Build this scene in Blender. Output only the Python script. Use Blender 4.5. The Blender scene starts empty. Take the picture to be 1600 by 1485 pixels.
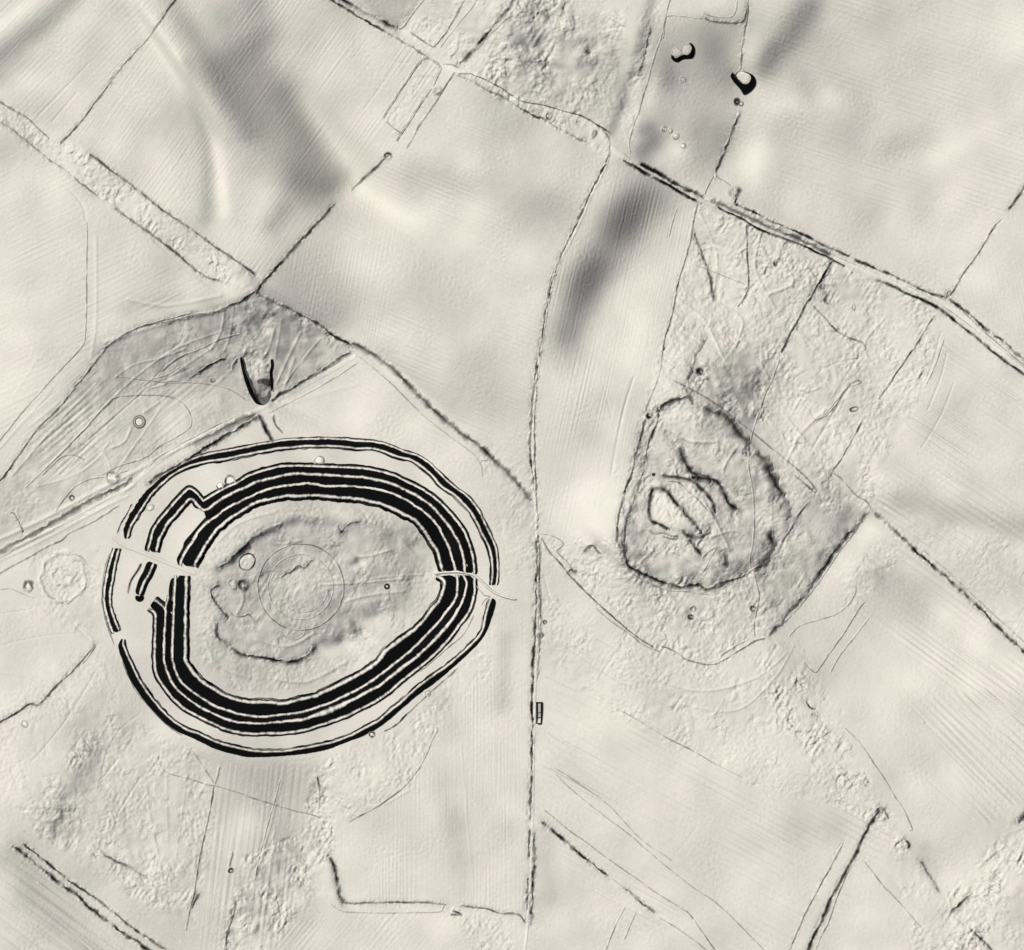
import bpy, math, random
import numpy as np
from mathutils import Vector
# ------------------------------------------------------------------ camera, sky, sun, exposure
scene = bpy.context.scene
COL = scene.collection
cam_d = bpy.data.cameras.new("camera"); cam = bpy.data.objects.new("camera", cam_d); COL.objects.link(cam)
cam_d.type = 'ORTHO'; cam_d.ortho_scale = 1600.0; cam_d.clip_start = 1.0; cam_d.clip_end = 20000.0
cam.location = (0, 0, 1500); cam.rotation_euler = (0, 0, 0)
scene.camera = cam
SUN_EL, SUN_AZ = math.radians(50), math.radians(-60)      # azimuth clockwise from north (+Y)
world = bpy.data.worlds.new("World"); scene.world = world; world.use_nodes = True
wn = world.node_tree; wn.nodes.clear()
sky = wn.nodes.new("ShaderNodeTexSky"); sky.sky_type = 'NISHITA'; sky.sun_disc = False
sky.air_density = 0.6; sky.dust_density = 4.0; sky.ozone_density = 0.0
sky.sun_elevation = SUN_EL; sky.sun_rotation = SUN_AZ
bg = wn.nodes.new("ShaderNodeBackground"); bg.inputs[1].default_value = 0.05
wo = wn.nodes.new("ShaderNodeOutputWorld")
wn.links.new(sky.outputs[0], bg.inputs[0]); wn.links.new(bg.outputs[0], wo.inputs[0])
sun_d = bpy.data.lights.new("sun", 'SUN'); sun_d.energy = 4.0; sun_d.angle = math.radians(0.5)
sun_d.color = (1.0, 0.965, 0.91)
sun = bpy.data.objects.new("sun", sun_d); COL.objects.link(sun)
SV = Vector((math.cos(SUN_EL)*math.sin(SUN_AZ), math.cos(SUN_EL)*math.cos(SUN_AZ), math.sin(SUN_EL)))
sun.rotation_euler = SV.to_track_quat('Z', 'Y').to_euler(); sun.location = SV*900
vs = scene.view_settings
vs.view_transform = 'Standard'; vs.look = 'None'; vs.gamma = 1.0; vs.use_curve_mapping = False
vs.exposure = 0.33

# ------------------------------------------------------------------ materials
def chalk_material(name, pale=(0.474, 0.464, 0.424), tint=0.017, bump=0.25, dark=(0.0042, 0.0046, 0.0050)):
    """pale chalk; a vertex attribute paints slope shade into it as near-black"""
    m = bpy.data.materials.new(name); m.use_nodes = True
    nt = m.node_tree; N = nt.nodes; L = nt.links; N.clear()
    out = N.new("ShaderNodeOutputMaterial"); b = N.new("ShaderNodeBsdfPrincipled")
    b.inputs['Roughness'].default_value = 1.0; b.inputs['Specular IOR Level'].default_value = 0.0
    geo = N.new("ShaderNodeNewGeometry")
    n1 = N.new("ShaderNodeTexNoise"); n1.inputs['Scale'].default_value = 0.013; n1.inputs['Detail'].default_value = 3
    n2 = N.new("ShaderNodeTexNoise"); n2.inputs['Scale'].default_value = 0.22; n2.inputs['Detail'].default_value = 4
    L.new(geo.outputs['Position'], n1.inputs['Vector']); L.new(geo.outputs['Position'], n2.inputs['Vector'])
    r1 = N.new("ShaderNodeValToRGB")
    r1.color_ramp.elements[0].position = 0.40; r1.color_ramp.elements[1].position = 0.60
    p = np.array(pale)
    r1.color_ramp.elements[0].color = (*(p*np.array((1-tint, 1.0, 1-tint*.8))), 1)
    r1.color_ramp.elements[1].color = (*(p*np.array((1+tint*.55, 1-tint*.5, 1+tint*.35))), 1)
    L.new(n1.outputs['Fac'], r1.inputs[0])
    mr = N.new("ShaderNodeMapRange"); mr.inputs[1].default_value = 0.3; mr.inputs[2].default_value = 0.7
    mr.inputs[3].default_value = 0.965; mr.inputs[4].default_value = 1.03
    L.new(n2.outputs['Fac'], mr.inputs[0])
    mul = N.new("ShaderNodeVectorMath"); mul.operation = 'SCALE'
    L.new(r1.outputs[0], mul.inputs[0]); L.new(mr.outputs[0], mul.inputs['Scale'])
    at = N.new("ShaderNodeAttribute"); at.attribute_name = 'painted_shade'
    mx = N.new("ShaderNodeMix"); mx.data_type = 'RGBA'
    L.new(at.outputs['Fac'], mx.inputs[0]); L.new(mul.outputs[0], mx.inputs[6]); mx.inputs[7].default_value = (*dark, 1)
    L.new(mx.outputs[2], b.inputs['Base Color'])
    n3 = N.new("ShaderNodeTexNoise"); n3.inputs['Scale'].default_value = 0.35; n3.inputs['Detail'].default_value = 3
    L.new(geo.outputs['Position'], n3.inputs['Vector'])
    bp = N.new("ShaderNodeBump"); bp.inputs['Strength'].default_value = bump; bp.inputs['Distance'].default_value = 0.5
    L.new(n3.outputs['Fac'], bp.inputs['Height']); L.new(bp.outputs[0], b.inputs['Normal'])
    L.new(b.outputs[0], out.inputs[0])
    return m
M_GROUND = chalk_material("chalk_ground")
M_BANK = chalk_material("painted_shade_bank", bump=0.35)  # dark lines on banks are slope shade painted per vertex
M_SLOPE = chalk_material("painted_shade_black", bump=0.5)  # steep faces get their slope shade as painted near-black
M_CREST = chalk_material("pale_chalk", pale=(0.60, 0.585, 0.535), bump=0.4)  # paler chalk for crests and floors
M_PATH = chalk_material("beaten_chalk_path", pale=(0.53, 0.518, 0.474), bump=0.2)

# ------------------------------------------------------------------ height field of the ground (pixel = metre)
STEP = 1.25; X0, X1, Y0, Y1 = -60.0, 1660.0, -60.0, 1545.0
gx = np.arange(X0, X1+.01, STEP); gy = np.arange(Y0, Y1+.01, STEP)
NX, NY = len(gx), len(gy)
PAD = 128
PX, PY = NX+2*PAD, NY+2*PAD
fx = np.fft.rfftfreq(PX, STEP)*2*np.pi; fy = np.fft.fftfreq(PY, STEP)*2*np.pi
KX, KY = np.meshgrid(fx, fy)
def spec_noise(seed, filt):
    r = np.random.RandomState(seed).standard_normal((PY, PX)).astype(np.float32)
    F = np.fft.rfft2(r)*filt; h = np.fft.irfft2(F, s=(PY, PX))[PAD:PAD+NY, PAD:PAD+NX]
    return (h/(h.std()+1e-9)).astype(np.float32)
def iso(seed, wl):                       # lumps of a typical wavelength
    k = np.sqrt(KX**2+KY**2); k0 = 2*np.pi/wl
    return spec_noise(seed, np.exp(-((k-k0)/(0.5*k0))**2))
def streaks(seed, ang, wl, length):      # ang: direction the streaks run, in picture degrees (y down)
    a = math.radians(ang); ka = KX*math.cos(a)+KY*math.sin(a); kc = -KX*math.sin(a)+KY*math.cos(a)
    k0 = 2*np.pi/wl
    return spec_noise(seed, np.exp(-(ka*length/2.5)**2)*(np.exp(-((np.abs(kc)-k0)/(0.45*k0))**2)))
def blur(a, s):
    P = np.pad(a, PAD, mode='edge'); F = np.fft.rfft2(P)*np.exp(-(KX**2+KY**2)*s*s/2)
    return np.fft.irfft2(F, s=(PY, PX))[PAD:PAD+NY, PAD:PAD+NX].astype(np.float32)
def box(pts, m):
    p = np.array([q[:2] for q in pts], float)
    i0 = max(0, int((p[:, 0].min()-m-X0)/STEP)); i1 = min(NX, int((p[:, 0].max()+m-X0)/STEP)+2)
    j0 = max(0, int((p[:, 1].min()-m-Y0)/STEP)); j1 = min(NY, int((p[:, 1].max()+m-Y0)/STEP)+2)
    return i0, i1, j0, j1
def inside(pts):
    out = np.zeros((NY, NX), np.float32); i0, i1, j0, j1 = box(pts, 2)
    if i1 <= i0 or j1 <= j0: return out
    X, Y = np.meshgrid(gx[i0:i1], gy[j0:j1]); c = np.zeros(X.shape, bool)
    for (xa, ya), (xb, yb) in zip([q[:2] for q in pts], [q[:2] for q in pts[1:]+pts[:1]]):
        if ya == yb: continue
        c ^= ((ya > Y) != (yb > Y)) & (X < (xb-xa)*(Y-ya)/(yb-ya)+xa)
    out[j0:j1, i0:i1] = c
    return out
def spline(pts, step=2.0, closed=False):
    p = np.array(pts, float); n = len(p)
    if n == 2 and not closed:
        k = max(2, int(np.hypot(*(p[1]-p[0])[:2])/step)+1); t = np.linspace(0, 1, k)[:, None]
        return p[0]*(1-t)+p[1]*t
    out = []
    rng = range(n) if closed else range(n-1)
    for i in rng:
        if closed: a, b, c, d = p[(i-1) % n], p[i], p[(i+1) % n], p[(i+2) % n]
        else: a, b, c, d = p[max(i-1, 0)], p[i], p[i+1], p[min(i+2, n-1)]
        k = max(1, int(np.hypot(*(c-b)[:2])/step)); t = (np.arange(k)/k)[:, None]
        v = 0.5*(2*b+(c-a)*t+(2*a-5*b+4*c-d)*t*t+(-a+3*b-3*c+d)*t**3)
        out.append(v)
    out.append(p[:1] if closed else p[-1:])
    return np.vstack(out)
def dist_to(pts, m, step=None):
    """distance and line value (3rd column) near a polyline, in its box"""
    i0, i1, j0, j1 = box(pts, m)
    if i1 <= i0 or j1 <= j0: return None
    X, Y = np.meshgrid(gx[i0:i1], gy[j0:j1]); best = np.full(X.shape, 1e9)
    for a, b in zip(pts[:-1], pts[1:]):
        dx, dy = b[0]-a[0], b[1]-a[1]; L2 = dx*dx+dy*dy+1e-9
        t = np.clip(((X-a[0])*dx+(Y-a[1])*dy)/L2, 0, 1)
        best = np.minimum(best, (X-a[0]-t*dx)**2+(Y-a[1]-t*dy)**2)
    return (slice(j0, j1), slice(i0, i1)), np.sqrt(best)

# ---- hedge banks, scarps and tracks of the place (built further down; the ground is roughened and given a shade halo along them)
# kind letter: B field bank, H hedge bank, S scarp, T track (path), D double-edged bank
KIND = {'B': ('field_bank', 'field bank', 'single'), 'H': ('hedge_bank', 'hedge bank', 'single'), 'S': ('scarp', 'scarp', 'scarp'),
        'T': ('track', 'track', 'single'), 'D': ('earth_bank', 'earth bank', 'double'), 'G': ('gully', 'gully', 'single')}
LINES = [
 ('B','broken dark field bank running down from the top edge beside the pale dry valley',[(278,-6,.8),(262,15,.7),(241,46,.5),(236,52,.1),(222,70,.25),(208,84,.35),(190,105,.25),(178,120,.4),(172,130,.6),(150,158,.9),(130,185,.7),(104,214,.6),(92,224,.3)],2.6,.6),
 ('S','sharp upper edge of the scrub strip in the far north-west corner',[(-6,156),(20,172),(45,187),(60,202),(76,216)],2.2,.4),
 ('S','long dark upper edge of the scrub strip, sloping to the field junction',[(138,240),(160,256),(180,272),(205,290),(230,310),(250,326),(285,350),(320,374),(345,392),(375,412),(398,430)],2.8,.65),
 ('S','ragged lower edge of the scrub strip on its west side',[(-6,186,.3),(30,212,.3),(60,236,.4),(78,252,.5),(86,256,.2),(112,276,.4),(130,290,.6),(150,306,.3)],2.4,.4),
 ('S','ragged lower edge of the scrub strip near the field junction',[(180,326,.4),(205,345,.5),(245,373),(262,386,.6),(276,397,.7),(300,418),(320,432),(345,440)],2.8,.5),
 ('B','straight black field bank rising north-east from the field junction',[(399,459,.9),(408,446,1),(430,420,1),(450,398,.8),(475,370,.9),(500,344,.8),(523,318,.7)],3.6,.9),
 ('B','short broken black bank in line with the long one, beside the large dark hollow',[(548,298,.1),(556,290,.3),(566,281,.5),(580,268,.9),(592,257,.7),(606,243,.9)],3.2,.8),
 ('S','curved black edge entering the field junction from the west',[(255,505,.2),(300,494,.25),(335,488,.35),(360,478,.6),(378,470,.8),(392,461,.9),(400,455,.9)],3.0,.7),
 ('S','grey stepped scarp below the pale verge, west of the field junction',[(162,545,.2),(185,530,.45),(210,515,.5),(240,506,.6),(262,500,.35),(300,490,.3)],2.6,.45),
 ('T','hairline track running straight down the west fields then bending south-west',[(135,345,.2),(136,371),(135,430),(135,480),(134,510),(132,532),(126,544),(112,560),(90,583),(60,616),(30,650),(-6,696)],1.6,.5),
 ('B','low straight bank parallel to the bent hairline track, further east',[(164,545,.2),(140,577,.5),(115,608,.4),(90,640,.6),(60,668,.4),(35,702,.5),(8,742,.7),(-6,756,.5)],2.4,.5),
 ('T','looping hairline track around the small ring barrow',[(40,762,.3),(60,743),(100,704),(130,673),(162,637),(180,622),(212,618),(250,618),(275,624),(293,640),(299,660),(292,672,.2),(270,686,.4),(250,697,.5),(225,716,.5),(187,728,.4),(158,743,.3)],1.7,.42),
 ('T','short curved track branching south of the loop',[(66,743),(80,728),(97,714),(115,711),(132,719,.3)],1.6,.4),
 ('T','faint bank curving down from the scrub toward the quarry mouth',[(180,588,.2),(225,594),(262,598,.3),(300,598),(345,604),(368,614),(384,626)],1.6,.3),
 ('S','dark curved hollow way climbing to the west side of the quarry',[(298,592,.3),(312,582,.6),(325,573,.8),(340,565,.9),(352,561,.6)],2.6,.8),
 ('S','short dark spur beside the quarry mouth',[(362,577),(366,568),(371,560)],2.8,.7),
 ('T','long faint terrace line along the shaded slope north-west of the quarry',[(245,590,.2),(262,572,.35),(285,556,.4),(315,545,.35),(345,530,.3),(375,522,.3)],1.8,.35),
 ('T','short faint terrace line just below the long one',[(222,605,.2),(240,592,.3),(262,586,.35),(282,573,.4)],1.6,.35),
 ('T','small crooked track on the shaded slope above the loop',[(222,617,.2),(235,608),(258,601),(264,596,.5),(285,597,.3)],1.6,.4),
 ('S','black roadside scarp running from the fort ditch up to the quarry',[(232,755,.5),(252,741,.9),(275,729,1),(300,714,1),(325,698,1),(350,683,.7),(375,668,.8),(402,652,.7)],4.2,1),
 ('S','black roadside scarp climbing from the quarry to the three-way junction',[(424,628,1),(440,616,1),(460,605,.9),(480,592,.7),(500,581,.7),(525,565,.7),(545,552,.6)],3.8,.9),
 ('T','thin southern kerb line of the lane east of the quarry',[(420,645,.3),(460,625,.25),(500,604),(530,586),(560,566)],1.6,.35),
 ('S','soft grey scarp of the old road in the west, above its double kerb',[(-6,867,.35),(30,846,.4),(60,830,.45),(100,806,.5),(150,778,.45),(185,762,.6),(206,748,.3)],5.5,.42),
 ('T','thin lower kerb line of the old road in the west',[(-6,899,.5),(20,884),(50,868),(75,853,.6),(95,845,.8),(110,832,.5),(140,818,.4),(165,803,.5),(185,790,.3)],2.2,.5),
 ('T','hairline upper kerb of the old road in the west',[(-6,876),(40,850),(100,820,.4),(150,798,.25)],1.5,.4),
 ('T','pair-lined track leading up the middle of the lane towards the quarry',[(225,738,.2),(245,718,.5),(270,702,.5),(300,685,.5),(340,664,.45),(380,645,.3)],1.7,.45),
 ('T','second thin line of the lane, just below the pair-lined track',[(236,722,.5),(262,706,.4),(300,690,.3),(350,664,.3),(385,648,.4)],1.5,.4),
 ('S','grey verge of the lane between the fort and the quarry',[(300,696,.2),(340,675,.35),(375,657,.4),(398,648,.2)],6,.35),
 ('H','dark hedge bank slanting from the field junction to the three-way junction',[(403,460,.4),(425,470,.4),(450,482,.5),(475,495,.7),(500,508,.8),(515,520,.9),(532,530,1),(545,537,.9),(553,541,.3)],3.4,.8),
 ('S','broad grey scarp sweeping down from the three-way junction to the north-south road',[(548,538,.5),(565,544,.7),(590,560,.6),(612,575,.6),(630,594,.95),(650,615,.5),(675,640,.7),(700,661,.6),(725,681,.6),(745,695,.6),(760,708,.9),(775,722,.5),(795,742,.55),(812,760,.5),(828,782,.6)],5.2,.6),
 ('T','hairline edge on the fort side of the broad grey scarp',[(560,556,.2),(590,580,.35),(615,603,.5),(640,628,.4),(665,652,.35),(700,680,.3),(735,706,.3),(750,725,.3),(753,745,.2)],1.6,.35),
 ('S','short grey scraping between the broad scarp and the fort ditch, near the road',[(752,720,.5),(766,720,.4)],1.8,.5),
 ('H','black hedge bank entering from the top edge, lower of two parallel ones',[(510,-6,1),(530,8,1),(550,20,1),(575,35,1),(600,49,.6),(625,63,.5),(650,78,.4),(668,90,.3)],2.8,1),
 ('S','grey scarp with dark flecks parallel to the black hedge bank at the top edge',[(524,-6,.9),(538,3,.9),(555,12,.5),(570,20,.75),(590,30,.5),(605,38,.7),(620,46,.4)],4.2,.7),
 ('B','thin field bank rising to the top edge from the parallel pair',[(620,46),(630,42,.4),(645,22,.4),(665,-4,.3)],1.8,.4),
 ('B','thin bank round the west side of the scrub, north of the crossroads',[(640,50,.3),(655,60,.5),(668,69,.6),(678,73,.5),(690,60,.6),(700,46,.7),(712,25,.4),(725,0,.3)],2.2,.55),
 ('T','thin track line through the northern scrub beside the black bank',[(688,74),(710,45,.3),(735,15,.3),(748,-4,.2)],1.5,.35),
 ('H','thick black hedge bank north-east of the crossroads',[(716,98,.4),(728,90,.7),(740,76,1),(752,62,1),(762,50,1),(772,38,1),(782,26,.9),(792,14,.7),(804,-4,.5)],4.2,1),
 ('T','thin line beside the thick black hedge bank, on its east side',[(745,78,.3),(758,62,.6),(775,45,.4),(792,28,.3)],1.6,.5),
 ('D','rounded rim of the long narrow enclosure south of the crossroads',[(598,186,.4),(615,158,.5),(635,128,.6),(650,106,.75),(660,94,.6),(668,91,.5),(680,97,.5),(688,106,.5),(684,118,.5),(676,135,.4),(660,158,.5),(645,182,.6),(630,205,.6),(619,221,.5)],2.2,.6),
 ('T','rutted line down the east side of the long narrow enclosure',[(710,112,.8),(700,128,.8),(688,148,.7),(672,172,.4),(662,185,.6),(650,205,.5),(642,220,.4),(634,232,.3)],2.4,.6),
 ('T','thin cross line closing the south end of the long narrow enclosure',[(603,190,.3),(615,200,.5),(625,207,.7)],1.8,.5),
 ('T','thin curved kerb at the crossroads',[(690,100,.4),(705,101,.5),(716,106,.7)],1.8,.6),
 ('B','smooth dark northern edge of the road from the crossroads to the eastern junction',[(716,116,.7),(735,116,.5),(760,126,.6),(780,136,.8),(800,150,.7),(820,160,.4),(850,165,.5),(880,174,.6),(905,180,.8),(925,190,.9),(940,200,.9),(952,207,.5)],2.2,.7),
 ('H','broken dark southern edge of the road from the crossroads to the eastern junction',[(715,118,.6),(740,128,.4),(765,143,.6),(785,152,.3),(832,180,.7),(850,186,.8),(870,200,.7),(885,207,.9),(905,218,.7),(918,222,.9)],2.4,.7),
 ('S','dark rounded end of the road verge at the eastern junction',[(938,200,.4),(948,212,.6),(952,222,.5),(951,240,.3),(946,255,.7)],2.0,.6),
 ('H','dark hedge bank down the lane from the eastern junction, upper part',[(946,256,1),(938,272,.7),(928,290,.7),(918,310,.8),(913,322,.9),(905,340,.7),(897,358,.6),(890,371,.5),(880,392,.4),(872,410,.5),(865,430,.6),(860,450,.8),(855,475,.8),(850,500,.7),(846,530,.8),(842,558,.6)],2.8,.8),
 ('T','hairline kerb on the west side of the curving lane',[(893,371,.3),(880,388),(866,420,.4),(858,445,.4),(852,475,.2)],1.5,.4),
 ('H','beaded dark hedge along the west side of the lane above the bend',[(838,562,.7),(837,580,.8),(835,592,.3),(832,620,.6),(831,632,.5),(829,660,.5),(827,685,.8),(828,700,.8),(829,720,.9),(832,742,.8),(833,765,.4)],3.0,.8),
 ('H','thin dark hedge along the east side of the lane above the fort latitude',[(841,570,.7),(839,600,.6),(836,640,.6),(835,680,.7),(836,720,.8),(837,760,.6),(839,800,.5),(840,850,.5)],1.8,.7),
 ('H','long black hedge bank down the west side of the north-south road beside the fort',[(836,842,.4),(838,870,.5),(838,900,.9),(837,930,1),(836,960,.8),(835,990,.8),(833,1020,.8),(832,1050,.8),(831,1080,.9),(831,1113,1),(831,1150,.9),(830,1190,.9),(829,1230,.8),(828,1262,.7),(827,1281,.7)],3.6,.95),
 ('H','dark hedge flecks down the east side of the north-south road beside the fort',[(842,850,.3),(843,880,.5),(842,920,.8),(844,940,.4),(844,980,.5),(842,1010,.3),(839,1060,.3)],2.8,.7),
 ('H','row of dark hedge stumps west of the road just below the old bank junction',[(827,1295,.5),(827,1310,.6),(826,1325,.5),(825,1340,.5)],2.8,.7),
 ('H','dark hedge bank down the east side of the road near the bottom edge',[(833,1300,.3),(834,1330,.5),(834,1350,.8),(832,1375,1),(831,1400,.9),(829,1430,.8),(827,1445,.4)],3.4,.9),
 ('H','short black hedge block west of the road near the bottom edge',[(825,1372,1),(824,1385,.9),(823,1398,1),(822,1412,.5),(822,1420,.6)],3.2,.9),
 ('B','straight black northern bank of the main road just east of the junction',[(1000,255,1),(1015,264,1),(1030,272,1),(1050,284,1),(1070,294,1),(1088,303,1),(1100,309,.6)],5,1),
 ('B','straight black southern bank of the main road just east of the junction',[(974,250,.8),(990,260,.8),(1012,273,1),(1018,277,.3),(1025,279,1),(1050,292,1),(1070,305,1),(1085,313,1),(1095,319,.5)],4.2,1),
 ('H','flecked dark hedge on the north side of the main road, middle stretch',[(1148,318,1),(1165,326,.8),(1185,336,.9),(1195,341,.4),(1215,350,.4),(1238,360,1),(1255,367,.9),(1265,372,1),(1285,382,.9),(1305,391,.7),(1330,402,.9),(1345,410,1),(1365,418,.9),(1390,428,.7),(1415,440,.7),(1445,455,.6),(1475,465,.8)],3.0,.95),
 ('H','flecked dark hedge on the north side of the main road, east of the corner bank',[(1482,466,1),(1497,478,.9),(1515,492,1),(1530,506,1),(1548,520,.9),(1570,536,.6),(1585,550,1),(1604,566,1)],3.6,1),
 ('B','black southern bank of the main road, middle stretch beside the scrub',[(1120,323,.8),(1140,333,1),(1160,343,.9),(1185,358,1),(1205,366,.9),(1225,373,.6),(1245,380,.8),(1265,389,.9),(1285,398,.9),(1300,406,1),(1320,416,.9)],3.4,.95),
 ('B','black southern bank of the main road curving down to the east edge',[(1368,438,.5),(1390,445,.7),(1415,458,.8),(1435,466,1),(1460,478,1),(1475,488,1),(1490,500,1),(1510,516,1),(1530,532,1),(1550,549,.8),(1575,568,.9),(1604,588,.9)],3.4,1),
 ('S','grey cutting side between the main road and its southern bank',[(1110,312,.4),(1160,335,.45),(1210,358,.5),(1260,380,.6),(1296,400,.6)],6,.45),
 ('T','hairline kerb of the main road, long and continuous',[(975,240,.3),(1000,262,.3),(1060,295,.3),(1110,316,.4),(1200,352,.3),(1300,398,.3),(1370,428,.3),(1440,458,.3),(1490,490,.4),(1540,528,.4),(1604,578,.5)],1.5,.35),
 ('T','second hairline kerb of the main road near the east edge',[(1500,482,.3),(1530,512,.5),(1560,538,.5),(1604,575,.5)],1.6,.5),
 ('H','dotted line of stumps down from the top edge to the big pit',[(1170,-4,.5),(1168,20,.6),(1164,45,.4),(1160,70,.4),(1158,95,.7),(1157,110,.6)],2.0,.5),
 ('H','black hedge bank below the big pit, running down to the small enclosure',[(1155,178,.4),(1151,188,.8),(1147,198,.6),(1141,212,.8),(1135,228,.8),(1130,240,.7),(1124,255,.8),(1119,268,.8),(1117,278,.6)],2.8,.85),
 ('T','thin fence line down to the main road from the hedge bank',[(1115,274),(1107,290),(1101,304,.6)],1.6,.5),
 ('T','thin line joining the hedge bank to the black ring by the main road',[(1118,276,.5),(1132,284,.5),(1143,292,.6)],1.8,.5),
 ('B','dark-bottomed bank of the yard at the top edge',[(1100,28,.4),(1112,33,.9),(1130,35,1),(1150,36,.6),(1162,32,.7),(1166,18,.6),(1168,2,.5)],2.4,.85),
 ('T','faint inner line of the yard at the top edge',[(1098,20,.4),(1115,26,.4),(1145,25,.3),(1152,0,.3)],1.4,.35),
 ('T','pair of faint lines along the northern lane',[(1048,-4,.4),(1040,25,.5),(1034,55,.4),(1022,90,.3),(1014,120,.3),(1005,150,.6),(998,175,.4),(990,195,.5),(983,225,.4),(985,240,.3)],1.8,.45),
 ('S','grey verge line west of the northern lane',[(1015,45,.5),(1008,75,.5),(1000,108,.6),(996,116,.4),(1002,120,.4)],2.4,.5),
 ('T','faint bend of the northern lane into the yard',[(1036,60,.3),(1040,30,.5),(1046,25,.4),(1070,26,.3),(1098,30,.4)],1.5,.4),
 ('B','dark double-edged bank stub at the east edge',[(1604,288,.8),(1590,308,.8),(1575,328,.8)],3.4,.8),
 ('B','thin dark bank from the main road corner up toward the east edge',[(1564,343,.3),(1555,352,.5),(1547,365,.7),(1535,385,.5),(1520,408,.7),(1505,428,.6),(1495,445,.7),(1484,462,.9)],2.0,.7),
 ('S','tiny dark notch where the thin bank meets the main road',[(1478,464),(1482,456),(1486,458)],2.4,.8),
 ('B','thin straight western edge of the scrub, running down from the main road',[(1090,318,.4),(1084,345,.5),(1078,380,.4),(1068,415,.5),(1060,440,.7),(1055,465,.5),(1048,500,.5),(1040,525,.7),(1036,545,.5),(1028,590,.2),(1008,640,.3)],1.9,.6),
 ('T','hairline furrow across the field just west of the scrub',[(1058,325),(1050,350),(1045,371,.3)],1.4,.4),
 ('S','small curved scarp in the west of the scrub',[(1084,365,.5),(1095,395,.5),(1104,418,.6),(1110,440,.6),(1113,465,.4)],3.0,.5),
 ('B','thin crooked boundary down the middle of the scrub',[(1166,350,.5),(1167,380,.5),(1168,410,.8),(1170,440,.6),(1166,460,.5),(1152,480,.4)],2.2,.6),
 ('T','faint straight line across the western scrub',[(1085,414,.3),(1112,424,.4),(1145,437,.4),(1168,446,.3)],1.4,.4),
 ('S','crooked hollow way in the scrub north of the second enclosure',[(1100,530,.4),(1088,550,.5),(1080,575,.5),(1073,595,.6),(1070,612,.4)],4,.5),
 ('B','straight dark bank dropping from the main road through the scrub',[(1300,408,.9),(1292,422,1),(1280,442,1),(1268,462,.8),(1256,480,.9),(1248,498,.6),(1238,515,.5),(1228,535,.6),(1220,552,.4)],2.8,.95),
 ('T','faint lower continuation of the straight bank, north of the enclosure',[(1218,560,.4),(1208,590,.4),(1195,618,.6),(1188,640,.6),(1178,668,.4),(1173,690,.3)],1.6,.5),
 ('S','ragged dark knot beside the straight bank in the scrub',[(1284,452,.6),(1290,460,.5),(1288,470,.7),(1293,474,.4)],3,.7),
 ('B','thin broken bank slanting through the eastern scrub, upper part',[(1460,492,.7),(1452,505,.5),(1443,520,.4),(1434,535,.6),(1428,545,.3),(1422,552,.8),(1410,570,.7),(1396,590,.8),(1385,606,.5),(1372,625,.6)],2.0,.7),
 ('B','thin broken bank slanting through the eastern scrub, lower part',[(1345,660,.3),(1340,672,.8),(1336,678,.3),(1324,700,.7),(1316,714,.6),(1305,730,.5),(1296,745,.5)],2.2,.7),
 ('T','hairline line in the scrub parallel to the slanting bank, east of it',[(1475,530,.4),(1465,560,.4),(1455,585,.3),(1447,600,.2)],1.4,.4),
 ('S','broken scarp across the middle of the scrub',[(1270,478,.5),(1290,500,.5),(1305,515,.6),(1325,528,.6),(1345,535,.5),(1350,545,.6),(1346,550,.3)],2.2,.55),
 ('T','faint curved line in the scrub toward the second enclosure',[(1265,640,.3),(1280,655,.3),(1330,600,.5),(1345,598,.5),(1320,610,.4),(1300,640,.3),(1275,660,.2)],1.6,.4),
 ('T','pale ridged path passing the north side of the second enclosure',[(1050,594,.4),(1070,604,.7),(1095,617,.6),(1120,633,.5),(1145,652,.6),(1165,668,.5),(1190,688,.5),(1210,705,.5),(1235,725,.5),(1255,742,.7),(1268,756,.6),(1276,768,.4)],2.2,.6),
 ('S','thick dark north-west rim of the second enclosure',[(1030,641,.5),(1038,634,.7),(1050,628,.9),(1062,625,.8),(1074,622,.6),(1082,630,.5)],5.2,.85),
 ('S','soft black north-east rim of the second enclosure',[(1098,635,.5),(1110,643,.6),(1122,648,.5),(1133,652,.8),(1145,664,.8),(1154,676,1),(1165,687,.95),(1170,691,.3)],8,.95),
 ('S','dark rim of the second enclosure below its outer path, north-east',[(1178,705,.4),(1190,718,.6),(1200,735,.7),(1208,750,.8),(1218,768,.7),(1226,790,.4),(1228,812,.3)],8,.85),
 ('S','dark eastern rim of the second enclosure with a pale mound beside it',[(1208,828,.7),(1202,838,.9),(1206,852,.6),(1196,868,.5),(1184,884,.5)],6,.8),
 ('H','dark beaded hedge along the outer west side of the second enclosure',[(1008,655,.8),(1002,675,.6),(998,695,.8),(992,712,.5),(988,735,.8),(982,752,.9),(977,765,.8),(972,785,.5),(967,805,.7),(964,830,.6),(964,848,.7),(970,858,.6)],3.0,.8),
 ('S','dark inner line of the west side of the second enclosure',[(1028,645,.7),(1024,665,.7),(1016,685,.9),(1011,700,.8),(1008,712,.4),(1003,735,.4),(997,760,.4),(988,785,.4),(978,812,.4),(974,850,.5)],2.6,.75),
 ('S','curved southern rim of the second enclosure',[(973,848,.5),(975,870,.7),(982,884,.8),(995,893,.8),(1012,900,.8),(1030,909,.8),(1048,915,.6),(1062,918,.7),(1080,914,.8),(1092,914,.6),(1102,922,.7),(1115,918,.6),(1128,912,.7),(1142,908,.8),(1155,903,.7),(1172,895,.9),(1186,887,.6),(1200,878,.5)],4.6,.85),
 ('T','hairline ditch outside the southern rim of the second enclosure',[(978,888,.3),(1000,904,.5),(1022,915,.5),(1045,923,.5),(1080,925,.3),(1110,930,.4)],1.6,.5),
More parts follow.
